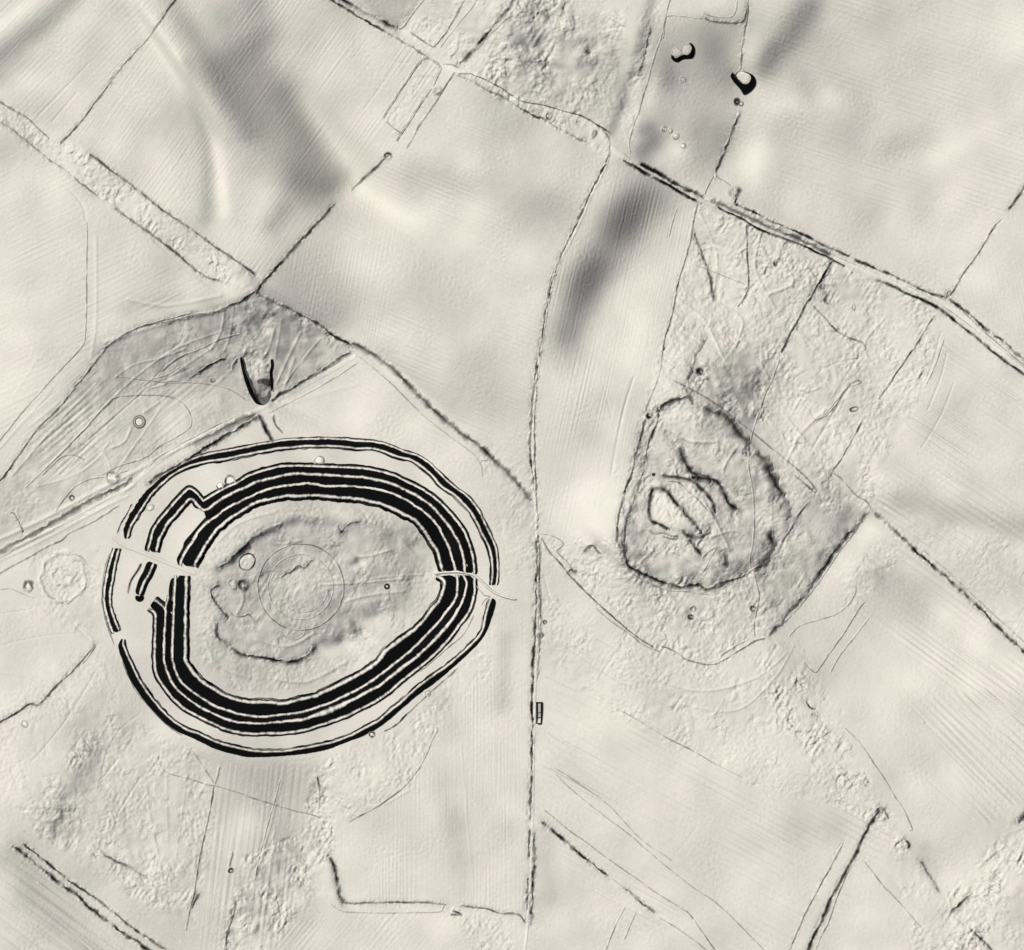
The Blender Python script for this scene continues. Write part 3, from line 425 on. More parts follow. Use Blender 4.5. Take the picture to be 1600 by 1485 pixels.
D = np.where(D > 0, D*1.4*(1+rmask*(.30*iso(15, 40)+.22*iso(16, 18))), D); D = np.maximum(D, -0.15)
D += 0.014*iso(5, 80)+0.020*iso(6, 190)+.006*streaks(21, 40, 60, 300)

# outline of the ring earthworks: the ground under them stays smooth
RING_OUT = [(186,850),(205,805),(250,744),(310,708),(380,694),(470,683),(560,686),(630,702),(680,730),(740,785),(772,845),(780,900),(772,965),(757,998),(700,1056),(630,1110),(560,1155),(470,1182),(400,1186),(310,1162),(250,1125),(200,1062),(170,980),(160,920),(168,875)]
RING_IN = [(306,875),(322,853),(352,822),(400,795),(450,785),(500,784),(560,789),(610,802),(650,822),(675,860),(685,895),(688,912),(680,935),(640,980),(600,1010),(540,1057),(480,1083),(420,1090),(360,1082),(310,1048),(300,1020),(300,930)]
ringm = np.clip(inside(RING_OUT)-inside(RING_IN), 0, 1); rings = blur(ringm, 2.5)

def ang(dx, dy): return math.degrees(math.atan2(dy, dx))
H2 = np.zeros((NY, NX), np.float32)
# plough and drill marks, field by field: outline, run direction (picture), spacing, length, strength
FIELDS = [
 ([(-60,-60),(275,-60),(240,45),(105,215),(60,200),(-60,120)],ang(1,-1.05),7,60,.11),
 ([(280,-60),(520,-20),(690,95),(600,240),(400,440),(100,225),(240,50)],ang(1,-1.4),7,50,.115),
 ([(715,120),(940,240),(880,400),(840,560),(835,740),(560,550),(405,455),(600,250)],ang(1,.42),7,45,.15),
 ([(405,455),(600,250),(640,400),(600,550),(540,540)],ang(.18,-1),6,50,.12),
 ([(950,260),(1090,320),(1060,450),(1000,640),(960,800),(850,850),(838,620),(870,440)],ang(.22,-1),6,80,.15),
 ([(1170,-60),(1660,-60),(1660,200),(1480,460),(1160,320),(1120,260)],ang(1,.33),8,45,.16),
 ([(1600,300),(1660,250),(1660,600),(1480,465)],ang(.2,1),7,50,.10),
 ([(-60,240),(60,225),(345,440),(160,530),(40,650),(-60,740)],ang(1,-.5),8,40,.08),
 ([(1490,520),(1660,640),(1660,1000),(1370,800),(1440,600)],ang(1,.66),9,160,.55),
 ([(1360,830),(1440,870),(1660,1080),(1660,1250),(1380,980),(1340,960)],ang(1,.72),10,160,.40),
 ([(870,1060),(1130,1170),(1400,1300),(1250,1500),(1000,1500),(845,1280)],ang(1,.55),11,150,.34),
 ([(520,1300),(670,1180),(780,960),(825,960),(820,1430),(540,1410)],ang(0,1),6,60,.12),
 ([(845,1290),(1100,1500),(830,1500)],ang(1,.5),9,50,.12),
 ([(-60,1290),(20,1325),(265,1500),(-60,1500)],ang(1,.72),16,200,.42),
 ([(340,1190),(500,1200),(500,1300),(430,1500),(310,1500)],ang(-.12,1),10,90,.13),
 ([(565,560),(700,680),(760,760),(620,690),(440,670)],ang(1,.5),8,40,.10),
 ([(450,1440),(700,1420),(800,1440),(800,1500),(420,1500)],ang(1,-1.2),8,40,.12),
 ([(1420,1100),(1600,1060),(1660,1200),(1540,1290)],ang(1,1.0),10,120,.40),
 ([(170,840),(160,1000),(190,1060),(250,1150),(200,1100),(150,1000)],ang(.1,1),5,40,.15),
 ([(40,640),(130,560),(200,620),(300,600),(380,560),(250,700),(60,760)],ang(1,-.85),9,80,.20),
]
for i, (poly, a, wl, ln, amp) in enumerate(FIELDS):
    lo = np.clip(.8+.35*iso(500+i, 150), .25, 1.5)
    H2 += lo*blur(inside(poly), 4)*streaks(100+i, a, wl, ln)*amp*wl/9.5
    H2 += blur(inside(poly), 4)*streaks(300+i, a, max(4.2, wl*.5), ln*.5)*amp*wl/24.0
cache = {}
for i, (poly, wl, amp) in enumerate(ROUGH):
    if wl not in cache:
        a, b = iso(40+wl, wl), iso(60+wl, wl*1.15)
        c = iso(110+wl, wl*2.3); d_ = iso(130+wl, wl*1.5)
        st = streaks(140+wl, 34, wl*.8, wl*3.2)*(iso(150+wl, wl*6) > -.2)+.8*streaks(160+wl, -58, wl*.8, wl*3)*(iso(170+wl, wl*6) > .2)
        cache[wl] = (np.tanh(c*6)*.62+np.tanh(d_*5)*.36-.18*np.abs(a)+.20*b+.16*iso(80+wl, wl*.55)+.45*blur(st, .8))*.8, iso(90+wl, wl*6)
    w, mod = cache[wl]
    H2 += blur(inside(poly), 3)*w*amp*wl/6.0*np.clip(0.66+0.6*mod, .10, 2.0)
H2 += 0.055*iso(7, 4.5)+(0.045+.09*rmask)*iso(8, 9)*(1+.6*iso(18, 120))+(0.05+.16*rmask)*iso(9, 22)
edge = np.zeros((NY, NX), np.float32)
for kd, lab, pts, w, d in LINES:
    P_ = [(*q[:2], q[2] if len(q) > 2 else d) for q in pts]; sp = spline(P_, 6)[:, :2]
    md = float(np.mean([q[2] for q in P_])); s_ = {'T': 2.2, 'H': 4.2, 'B': 3.6, 'S': 4.6, 'D': 3}[kd]
    q_ = dist_to([tuple(v) for v in sp], s_*2.6)
    if q_ is not None: edge[q_[0]] = np.maximum(edge[q_[0]], (np.exp(-(q_[1]/s_)**2)*(.25+.9*md)*(.5 if kd == 'T' else 1)).astype(np.float32))
H2 += edge*(cache[8][0]*.95+cache[7][0]*.5+.35*iso(19, 5))
H2 *= (1-rings*.72)
# small dry valleys, wheel tracks and faint lines worn straight into the ground: points, half width, depth
GROOVES = [
 ([(-20,852),(60,815),(150,768),(215,735),(300,690),(390,648)],3.2,.9),([(-20,874),(60,838),(150,790),(210,758)],2.4,.6),([(-20,885),(60,848),(150,800),(200,775)],2.0,.5),([(165,535),(250,508),(350,484)],3.5,.8),
 ([(70,735),(130,672),(200,600),(270,548),(340,520)],1.6,.5),([(95,742),(160,672),(230,610),(300,575)],1.5,-.5),([(20,742),(90,662),(150,600)],1.8,.5),([(250,640),(215,690),(180,740)],1.5,.5),
 ([(205,668),(195,690),(175,700)],1.8,.7),([(225,645),(248,628)],1.8,.7),([(300,520),(330,555),(350,560)],1.6,.6),([(270,545),(285,530),(262,520)],1.6,-.5),([(350,490),(345,520),(330,545)],2,.7),
 ([(365,480),(360,520),(350,550)],1.6,.5),([(430,510),(420,545),(410,560)],2,.6),([(470,520),(450,560),(432,600)],2.2,.7),([(500,530),(475,560),(445,600)],1.8,.6),([(120,690),(160,705),(175,740)],1.5,.5),([(0,700),(40,655),(80,610)],2,.4),
 ([(180,590),(210,570),(250,560),(290,545)],1.5,.45),([(60,760),(110,745),(150,720),(170,690)],1.4,.4),
 ([(1092,330),(1120,400),(1112,470)],2,.7),([(1190,360),(1180,420),(1210,480)],2,.7),([(1210,400),(1240,440),(1200,460)],2.4,.9),([(1180,470),(1230,500),(1260,540)],1.8,.6),([(1060,470),(1100,500),(1130,560)],2.4,.8),([(1070,520),(1120,530),(1180,560),(1200,590)],2,.7),
 ([(1030,560),(1060,580),(1090,600)],1.8,.7),([(1130,480),(1160,500),(1150,540)],2,.7),([(1250,520),(1290,560),(1330,590)],1.8,.6),([(1380,500),(1350,540),(1370,580)],2,.6),([(1220,640),(1260,690),(1300,720)],2,.6),([(1290,640),(1250,680),(1230,720)],2.4,.8),
 ([(1020,700),(1050,720),(1060,760)],2.2,1.0),([(1080,760),(1110,800),(1140,860)],2.2,.9),([(1150,700),(1130,740),(1160,780)],2.2,.9),([(1000,830),(1050,860),(1100,890)],2.4,.9),([(1110,840),(1150,830),(1190,850)],2.2,.8),([(1020,860),(1000,880)],2,.8),([(1040,670),(1080,690),(1120,690)],2.4,.9),
 ([(345,900),(380,930),(370,960)],2.2,.7),([(400,830),(430,850),(470,845)],2.2,.7),([(520,850),(560,870),(610,860)],2.2,.7),([(540,940),(580,930),(630,925)],2.2,.6),([(400,1000),(450,1010),(490,990)],2.2,.7),([(320,1000),(340,1040),(390,1060)],2.4,.6),([(420,1060),(480,1065),(540,1035)],2.4,.6),([(330,860),(370,820),(430,800)],2.4,.5),([(560,810),(610,830),(650,870)],2.4,.5),
 ([(880,880),(930,930),(1010,990)],1.8,.7),([(860,930),(920,990),(1000,1030)],1.8,.6),([(870,1000),(960,1060),(1080,1120)],1.8,.6),([(1000,1050),(1090,1080),(1180,1060),(1230,1020)],1.8,.6),([(1060,1100),(1150,1110),(1210,1060),(1240,1010)],1.8,.5),
 ([(40,250),(100,290),(128,320),(134,345)],1.6,-.5),([(50,242),(105,283)],1.5,-.4),([(60,180),(100,140),(138,100)],1.5,-.4),([(82,190),(120,145)],1.5,-.4),
 ([(150,371),(150,500),(142,560)],2.5,.4),([(490,15),(560,60),(610,95),(640,98)],1.4,-.35),([(570,170),(620,100)],1.4,-.35),
 ([(240,375),(290,420),(340,455)],2.5,-.5),([(255,368),(300,405),(350,448)],1.5,-.4),
 ([(300,330),(350,380),(400,420)],1.5,-.3),([(0,640),(60,610)],2,.2),([(200,468),(260,478),(345,462)],3,.6),
 ([(460,560),(450,590),(440,620)],2.2,.6),([(480,550),(455,590)],1.6,-.4),([(440,500),(430,560)],2,.4),
 ([(60,560),(20,620)],2,.2),([(240,590),(190,640),(120,700)],1.6,.5),([(280,560),(230,600),(180,650),(90,735)],1.6,-.45),([(330,545),(270,585)],1.6,.45),
 ([(420,640),(560,600)],3,.2),([(630,905),(560,911),(500,914)],1.6,.6),([(660,898),(600,902),(560,909)],1.3,.4),
 ([(850,900),(870,950),(940,1005),(1000,1045)],1.5,-.5),([(855,1060),(940,1100),(1010,1130)],1.5,-.5),([(970,1113),(1040,1155),(1080,1172)],1.3,-.6),
 ([(1035,1155),(1200,1240),(1300,1300)],1.3,-.3),([(1000,1045),(1090,1120)],1.4,-.4),([(1480,830),(1600,900)],1.4,-.3),
 ([(1435,710),(1475,742),(1520,790)],1.3,-.6),([(1470,742),(1600,860)],1.2,-.3),([(1465,880),(1520,930),(1600,995)],1.6,-.5),([(1445,1130),(1500,1185),(1540,1225)],1.2,-.8),([(1440,1210),(1520,1280)],1.2,-.4),
 ([(1500,1110),(1600,1200)],1.2,-.4),([(1480,550),(1470,590),(1450,640)],1.3,-.5),([(1490,600),(1470,650),(1440,700)],1.3,-.4),
 ([(1090,1290),(1060,1330)],1.2,-.2),([(720,1160),(740,1400)],1.3,.2),([(440,1220),(425,1280),(400,1370)],1.8,.4),([(430,1290),(415,1420)],1.5,.3),
 ([(0,1425),(60,1470)],1.5,-.5),([(0,1370),(80,1430),(140,1484)],1.5,-.5),([(60,1380),(150,1450),(190,1484)],1.8,.6),([(40,1300),(140,1370),(280,1470)],1.5,-.5),
 ([(0,1010),(60,995),(120,990)],1.3,-.3),([(0,1055),(50,1062),(90,1070)],1.3,-.4),([(150,1050),(100,1130),(50,1190)],1.4,-.4),([(0,960),(50,952)],1.2,-.4),([(105,965),(140,1000)],1.2,-.5),
 ([(500,385),(560,500)],1.2,.1),([(1240,450),(1330,530),(1350,545)],1.6,-.7),([(1270,590),(1300,570),(1345,560)],1.3,-.4),([(1260,580),(1240,600),(1270,650)],1.4,-.4),([(1385,600),(1395,640)],1.2,-.3),
 ([(1330,600),(1300,650),(1270,700)],2,-.8),([(1470,520),(1460,560),(1445,600)],1.2,-.5),([(430,1300),(400,1360)],1.4,.3),([(600,1258),(640,1235)],1.4,.4),
 ([(940,590),(970,720),(955,742)],1.2,-.2),([(990,590),(975,640),(960,710),(955,742)],1.5,-.7),([(1130,400),(1120,470)],1.2,-.3),
 ([(220,1115),(180,1150),(160,1215),(190,1260)],1.2,-.25),([(185,1185),(162,1215)],1.2,-.5),([(220,1215),(185,1270)],1.2,-.5),([(120,1235),(175,1280)],1.2,-.4),([(250,1175),(248,1190)],1.2,-.5),([(250,1172),(280,1195)],1.2,-.4),
 ([(230,1250),(255,1380)],2,.3),([(260,1215),(262,1320)],2,.25),([(290,1230),(275,1340)],2,.25),
 ([(800,1335),(800,1400)],1,.1),([(550,1280),(540,1300)],1,.1),
]
for p, w, h in GROOVES:
    sp = spline(p, 6); r = dist_to(sp, w*3.2)
    if r is not None: H2[r[0]] += (h*1.8*np.exp(-(r[1]/w)**2)).astype(np.float32)
# little hollows and hummocks of the pasture: x, y, radius, rise
DIMPLES = [(1035,202,4,1),(1047,205,4,1.2),(1055,212,5,1.3),(1068,228,4,1),(1067,124,4,.9),(1040,200,3,-1),(919,80,5,-2.2),(150,760,4,-.8),(470,500,3,.8),
 (435,535,3,.8),(18,1205,4,-1.6),(40,1215,3,-1.3),(35,1230,4,1.4),(150,1335,4,-1.6),(160,1300,3,-1.1),(225,1310,5,1.5),(190,1300,4,1.1),(1100,958,4,.8),(1205,595,4,-.8),(1310,555,4,1),
 (1080,952,6,-2),(1098,957,5,-1.6),(1078,965,5,-2),(1175,951,5,-1.4),(1133,857,5,1.4),(1130,875,6,-1.2),(975,905,5,.6),(1212,412,5,-2),(1205,430,5,-1.5),(1285,470,5,-1.4),(545,1260,4,1),(520,1225,5,1),(580,1225,4,-1.2),(580,1180,4,1),(545,1258,3,-1),
 (415,1330,4,.9),(418,1334,3,-.8),(455,1275,3,-.9),(445,1410,4,-1.2),(512,1320,6,1.2),(508,1288,5,-1.3),(515,1335,6,-1),(345,1045,4,-1.3),(408,1015,3,.8),(395,960,3,-.8),(310,870,4,1),(303,885,3,-1),(1315,1113,4,-1),
 (850,970,3,1.2),(848,995,4,-1.5),(852,940,3,-1.3),(1090,540,8,1.5),(1075,490,9,-1.2),(1092,580,6,-2),(1110,505,8,.9),(1335,640,5,-1.8),(1345,635,4,1),(630,900,4,.5),(640,915,6,.8)]
XX, YY = np.meshgrid(gx, gy)
for x, y, r, h in DIMPLES:
    i0, i1, j0, j1 = box([(x, y)], r*3)
    H2[j0:j1, i0:i1] += (h*np.exp(-((XX[j0:j1, i0:i1]-x)**2+(YY[j0:j1, i0:i1]-y)**2)/(r*r*.8))).astype(np.float32)

# invert the wanted shade D into an invented landform under this sun
sx, sy = math.sin(SUN_AZ), -math.cos(SUN_AZ)             # picture direction towards the sun
S0 = math.sin(SUN_EL); C0 = math.cos(SUN_EL)
target = S0*np.power(np.clip(1-D, .12, 1.2), 2.2)
win = np.pad(np.ones((NY, NX), np.float32), PAD, mode='linear_ramp', end_values=0)
KS = KX*sx+KY*sy; KK = KX**2+KY**2; KK[0, 0] = 1
T = (S0-target)/C0                                      # wanted fall away from the sun
for it in range(5):
    TP = np.pad(T, PAD, mode='edge')*win
    F = np.fft.rfft2(TP); F = F*(-1j*KS)/(KS**2+0.20*KK+1e-7); F[0, 0] = 0
    Hb = np.fft.irfft2(F, s=(PY, PX))[PAD:PAD+NY, PAD:PAD+NX]
    Gy, Gx = np.gradient(Hb, STEP)
    # surface normal in picture axes (x, y, up): (-Gx,-Gy,1)
    sh = (S0+C0*(-Gx*sx-Gy*sy))/np.sqrt(1+Gx**2+Gy**2)
    T += 0.8*(sh-target)/C0
print("shade error", float(np.abs(sh-target).mean()), "relief", float(Hb.min()), float(Hb.max()))
Hb = blur(Hb.astype(np.float32), 1.0)*rings+Hb*(1-rings)
HH = (Hb+H2).astype(np.float32)
HH -= HH.mean()
def Hs(x, y):
    u = np.clip((np.asarray(x)-X0)/STEP, 0, NX-1.001); v = np.clip((np.asarray(y)-Y0)/STEP, 0, NY-1.001)
    i = u.astype(int); j = v.astype(int); a = u-i; b = v-j
    return HH[j, i]*(1-a)*(1-b)+HH[j, i+1]*a*(1-b)+HH[j+1, i]*(1-a)*b+HH[j+1, i+1]*a*b

# ------------------------------------------------------------------ object helpers
def tag(o, label=None, cat=None, group=None, kind=None):
    if label: o['label'] = label
    if cat: o['category'] = cat
    if group: o['group'] = group
    if kind: o['kind'] = kind
    return o
def link_mesh(name, V, Fq, mat, painted_shade=None, parent=None, origin=None):
    me = bpy.data.meshes.new(name)
    V = np.asarray(V, np.float32)
    if origin is not None: V = V-np.array(origin, np.float32)
    Fq = np.asarray(Fq, np.int32)
    me.vertices.add(len(V)); me.vertices.foreach_set('co', V.ravel())
    me.loops.add(Fq.size); me.loops.foreach_set('vertex_index', Fq.ravel())
    me.polygons.add(len(Fq)); me.polygons.foreach_set('loop_start', np.arange(len(Fq), dtype=np.int32)*Fq.shape[1])
    me.polygons.foreach_set('use_smooth', np.ones(len(Fq), bool))
    me.update(calc_edges=True)
    if painted_shade is not None:
        a = me.attributes.new('painted_shade', 'FLOAT', 'POINT'); a.data.foreach_set('value', np.asarray(painted_shade, np.float32).ravel())
    me.materials.append(mat)
    o = bpy.data.objects.new(name, me); COL.objects.link(o)
    if parent is not None: o.parent = parent
    elif origin is not None: o.location = origin
    return o
def grid_faces(nr, nc, closed=False):
    i = np.arange(nr if closed else nr-1)[:, None]; j = np.arange(nc-1)[None, :]
    a = i*nc+j; b = ((i+1) % nr)*nc+j
    return np.stack([a, b, b+1, a+1], -1).reshape(-1, 4)
def tolin(d): return 1-np.power(np.clip(1-d, 0, 1), 2.2)
def n1(seed, n, step, wl):
    r = np.random.RandomState(seed % 99991); m = int(n*step/wl)+4; v = r.uniform(-1, 1, m); t = np.arange(n)*step/wl
    i = t.astype(int); f = t-i; f = f*f*(3-2*f); return v[i]*(1-f)+v[i+1]*f
def empty(name, label, cat, x, y, group=None):
    e = bpy.data.objects.new(name, None); COL.objects.link(e); e.location = (x-800, 742.5-y, float(Hs(x, y)))
    e.empty_display_size = 5
    return tag(e, label, cat, group)
def surf(name, P, dz, painted_shade, mat, parent=None, closed=False):
    """P: rows of points across (n, m, 2) in picture metres; dz, painted_shade (n, m)"""
    n, m = P.shape[:2]
    Z = Hs(P[..., 0], P[..., 1])+dz
    V = np.stack([P[..., 0]-800, 742.5-P[..., 1], Z], -1).reshape(-1, 3)
    if parent is not None: org = tuple(parent.location)
    else:
        c = V[len(V)//2]; org = (float(c[0]), float(c[1]), float(c[2]))
    return link_mesh(name, V, grid_faces(n, m, closed), mat, tolin(painted_shade).reshape(-1), parent, org)
seedc = [1]
PROF_X = np.array([-1.9, -1.15, -.62, -.22, .22, .62, 1.15, 1.9])
def strip(name, pts, w, d, mat=None, h=None, rag=.35, gaps=.35, parent=None, closed=False, style='single', label=None, cat=None, group=None, kind=None):
    """a bank, hedge line, scarp or track laid over the ground along pts (x, y[, darkness])"""
    seedc[0] += 7; sd = seedc[0]
    P = [(*q[:2], q[2] if len(q) > 2 else d) for q in pts]
    S = spline(P, 1.4, closed)
    if closed: S = S[:-1]
    n = len(S)
    if closed: T_ = np.roll(S[:, :2], -1, 0)-np.roll(S[:, :2], 1, 0)
    else: T_ = np.gradient(S[:, :2], axis=0)
    T_ /= np.linalg.norm(T_, axis=1, keepdims=True)+1e-9; Nn = np.stack([-T_[:, 1], T_[:, 0]], 1)
    fade = np.ones(n)
    if closed:
        k = max(3, int(n*.08)); ww = np.ones(n); ww[:k] = np.linspace(0, 1, k); ww[-k:] = np.linspace(1, 0, k)
    else:
        ww = np.ones(n); k = min(4, n//3+1); fade[:k] = np.linspace(.2, 1, k); fade[-k:] = np.linspace(1, .2, k)
    wj = w*(1+rag*n1(sd, n, 1.4, 6)*ww+rag*.6*n1(sd+1, n, 1.4, 2.5)*ww)*(.5+.5*fade)
    off = w*.25*rag*2*n1(sd+2, n, 1.4, 9)*ww
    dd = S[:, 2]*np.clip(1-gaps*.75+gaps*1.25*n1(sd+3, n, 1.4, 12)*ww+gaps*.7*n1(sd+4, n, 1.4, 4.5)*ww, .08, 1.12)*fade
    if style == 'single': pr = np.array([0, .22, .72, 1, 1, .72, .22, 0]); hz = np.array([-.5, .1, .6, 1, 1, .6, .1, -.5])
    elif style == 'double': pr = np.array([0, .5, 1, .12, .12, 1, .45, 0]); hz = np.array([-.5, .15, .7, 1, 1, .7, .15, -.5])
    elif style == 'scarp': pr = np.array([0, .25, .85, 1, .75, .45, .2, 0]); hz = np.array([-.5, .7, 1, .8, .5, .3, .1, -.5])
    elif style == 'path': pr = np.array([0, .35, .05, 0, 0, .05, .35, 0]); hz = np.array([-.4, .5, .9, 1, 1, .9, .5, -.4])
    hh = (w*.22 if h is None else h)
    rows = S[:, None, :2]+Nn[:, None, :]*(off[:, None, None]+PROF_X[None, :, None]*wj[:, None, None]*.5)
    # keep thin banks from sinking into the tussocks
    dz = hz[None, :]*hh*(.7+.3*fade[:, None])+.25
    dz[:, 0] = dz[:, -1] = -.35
    t = np.clip(dd, 0, 1)[:, None]*pr[None, :]  # slope shade painted along the strip, following its cross profile
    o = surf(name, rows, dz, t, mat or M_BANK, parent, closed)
    return tag(o, label, cat, group, kind)

# the ground: one sheet to the horizon
far = np.array([70, 160, 320, 640, 1300, 2600, 5200.])
ax = np.concatenate([X0-far[::-1], gx, X1+far]); ay = np.concatenate([Y0-far[::-1], gy, Y1+far])
AX, AY = np.meshgrid(ax, ay)
dout = np.maximum(np.maximum(X0-AX, AX-X1), np.maximum(Y0-AY, AY-Y1)).clip(0)
AZ = Hs(AX, AY)*np.exp(-dout/400.)
V = np.stack([AX-800, 742.5-AY, AZ], -1).reshape(-1, 3)
nr, nc = AX.shape
f = grid_faces(nr, nc)[:, ::-1]
g = link_mesh('ground', V, f, M_GROUND); tag(g, kind='structure')
del V, AX, AY, AZ

# ------------------------------------------------------------------ the hillfort: ramparts, ditches, causeways
def rs(segs, ns):
    out = []
    for k, (s, n) in enumerate(zip(segs, ns)):
        q = spline(s, 1.0); L_ = np.concatenate([[0], np.cumsum(np.hypot(*np.diff(q, axis=0).T))])
        t = np.linspace(0, L_[-1], n); r = np.stack([np.interp(t, L_, q[:, 0]), np.interp(t, L_, q[:, 1])], 1)
        out.append(r if k == 0 else r[1:])
    return np.vstack(out)
def offs(c, d):
    t = np.gradient(c, axis=0); t /= np.linalg.norm(t, axis=1, keepdims=True)+1e-9
    n = np.stack([t[:, 1], -t[:, 0]], 1)                # left of travel, picture axes
    return c+n*(d if np.ndim(d) == 0 else np.asarray(d)[:, None])
def jit(c, seed, a=.55):
    n = len(c); return offs(c, a*n1(seed, n, 1.5, 7)+a*.7*n1(seed+1, n, 1.5, 2.5))
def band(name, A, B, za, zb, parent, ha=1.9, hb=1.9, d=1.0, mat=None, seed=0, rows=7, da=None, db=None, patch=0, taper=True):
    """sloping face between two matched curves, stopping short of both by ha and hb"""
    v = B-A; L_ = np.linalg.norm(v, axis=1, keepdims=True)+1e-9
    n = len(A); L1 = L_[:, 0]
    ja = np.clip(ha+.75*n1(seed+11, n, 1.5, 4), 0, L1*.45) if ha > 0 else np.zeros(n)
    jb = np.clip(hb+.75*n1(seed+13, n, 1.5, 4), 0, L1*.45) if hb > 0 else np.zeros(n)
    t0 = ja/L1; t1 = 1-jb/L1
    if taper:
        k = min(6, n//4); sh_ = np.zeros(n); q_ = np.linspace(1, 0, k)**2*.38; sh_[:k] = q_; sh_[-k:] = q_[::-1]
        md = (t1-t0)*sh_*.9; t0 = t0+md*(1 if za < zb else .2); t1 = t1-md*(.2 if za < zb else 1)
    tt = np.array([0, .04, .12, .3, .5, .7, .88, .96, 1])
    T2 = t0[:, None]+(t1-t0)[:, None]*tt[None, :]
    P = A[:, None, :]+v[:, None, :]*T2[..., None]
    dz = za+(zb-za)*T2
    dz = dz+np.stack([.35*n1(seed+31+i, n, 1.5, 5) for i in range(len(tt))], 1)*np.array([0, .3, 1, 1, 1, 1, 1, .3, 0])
    dd = np.full(T2.shape, d)  # whole face painted dark to stand for slope shade
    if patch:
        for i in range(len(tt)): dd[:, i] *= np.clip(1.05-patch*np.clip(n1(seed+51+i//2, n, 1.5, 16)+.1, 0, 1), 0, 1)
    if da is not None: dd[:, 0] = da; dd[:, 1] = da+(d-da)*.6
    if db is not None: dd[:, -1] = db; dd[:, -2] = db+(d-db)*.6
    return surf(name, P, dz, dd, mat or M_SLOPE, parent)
def ribbon(name, C, w, z, parent, up=True, seed=0, A=None, B=None, mat=None, edge=1.0, worn=.17):  # worn: strength of the patchy darkening along the ribbon
    """narrow pale crest or ditch floor along C, black at its two edges"""
    n = len(C); wv = (w if np.ndim(w) else np.full(n, w))*(1+.28*n1(seed, n, 1.5, 9)+.18*n1(seed+1, n, 1.5, 3))
    o_ = [-1.0, -.62, -.3, 0, .3, .62, 1.0]; e = 2.3
    half = np.maximum(wv*.5+.08, .5)
    tp = np.ones(n); k = min(5, n//4); tp[:k] = np.linspace(.35, 1, k); tp[-k:] = np.linspace(1, .35, k); half = half*tp
    P = np.stack([offs(C, half*q*1.0+np.sign(q)*(1.1 if abs(q) == 1 else 0)) for q in o_], 1)
    s = -1 if up else 1
    dz = np.tile(np.array([.9, .25, .05, 0, .05, .25, .9])*s*.55+z+.22, (n, 1))
    if up is False: dz = np.tile(np.array([.9, .25, .05, 0, .05, .25, .9])*.4+z+.05, (n, 1))
    g = np.clip(n1(seed+5, n, 1.5, 5)*.5+n1(seed+6, n, 1.5, 2)*.4, 0, 1)*worn*4
    dd = np.stack([np.full(n, edge), .10+g, g*.6, g*.3, g*.6, .10+g, np.full(n, edge)], 1)
    return surf(name, P, dz, np.clip(dd, 0, 1), mat or M_CREST, parent)

L1a = [(230.5,862),(234,849),(237,836.5),(240,828),(247,815.5),(258,802.5),(270.7,787.5),(283.6,773.5),(293,765),(297,763.5),(303,767),(310,774),(317.5,783)]
L1b = [(317.5,783),(329.4,775.6),(342,768),(358,760),(374.7,752),(385.4,745.4),(401.6,739),(418,733.6),(439,729),(455.5,728),(470,728),(497,729),(534.7,730.3),(561.6,731.4),(577.8,733.6),(599,738.4),(615.5,743),(630,750),(651.5,760.5),(671,772.4),(686,784),(699,797),(712,812),(724,829),(731,845),(735.6,859),(739,873),(740.5,890),(740.8,897)]
L2a = [(244,862),(246,855),(248,845),(253.4,834),(257,828),(262,817.6),(274,804.7),(285,791.8),(292,784),(297,780),(303,782),(310,791),(318,797.5)]
L2b = [(318,797.5),(326,795),(337,786),(353,775.6),(369,768),(385.4,760.5),(401.6,753),(418,748.7),(439,744),(455.5,741),(470,740.5),(502,742),(534.7,744),(561.6,745.4),(583,749),(604.7,754),(630,763.8),(651.5,775),(673,789.6),(686,803.6),(697,816.5),(705.5,828.4),(711,838),(717,848),(721.6,861),(724,874),(726,887),(727,895)]
L3a = [(281.5,884),(286,869),(300,848),(310,830),(324,816.5)]
L3b = [(324,816.5),(342,803.6),(356,793),(374.7,784),(401.6,771),(418,765),(439,760),(455.5,758),(470,756.7),(483,755.5),(513,760),(534.7,759.4),(561.6,761),(583,763.7),(604.7,768),(630,779),(651.5,792),(665.5,802.5),(676,813),(687,826),(692,837),(698,848),(703,860),(706.5,873),(711,888),(713,894)]
L4N = [(303,884),(311,869.5),(322.5,849.5),(335,832),(345,822),(358.5,811),(385.4,794),(401.6,785),(428.5,779),(450,775),(470,775.6),(491.5,774),(524,777),(551,779),(572,782),(599,788.5),(615.5,796),(630,803.6),(646,811),(655,819),(664.5,832),(675,849),(684,863.5),(688.7,883),(690.5,891)]
XA = [(277,882),(276,873),(285,856),(288,846),(300,832),(312,818),(322,807),(331,796)]
L1S = [(741.3,900),(741.5,912),(741,927),(735.6,948.5),(727,964.7),(716,978.7),(708,990),(690,1011.5),(673,1027.7),(657,1041),(630,1062),(604.7,1084),(583,1098),(561.6,1108.7),(540,1119.4),(513,1129),(491.5,1135.6),(475,1141),(439,1146),(412,1146),(396,1147),(370,1144),(347.7,1137.8),(331.5,1130),(310,1120),(290,1108.5),(270.7,1092),(258,1076),(245,1055),(241.6,1036),(241.6,1011.5),(242,990),(242.7,970),(242.5,962),(240,956),(231,951.5)]
L2S = [(723.5,898.5),(728.6,911),(726,929),(721.6,943),(712,959),(704,971),(694.7,983),(673,1006),(658,1020),(646,1031),(630,1042.5),(610,1058),(594,1071),(578,1079),(556,1091),(545.4,1095.7),(530,1104),(502,1115),(475,1124),(452,1127),(428.5,1129),(407,1130.7),(385.4,1130),(370,1128.6),(347.7,1121.6),(331.5,1114),(310,1103.5),(284.7,1085),(270.7,1070),(262,1051),(256.5,1033),(256,1024),(257,990),(258,970),(258,953),(250,944),(241,937)]
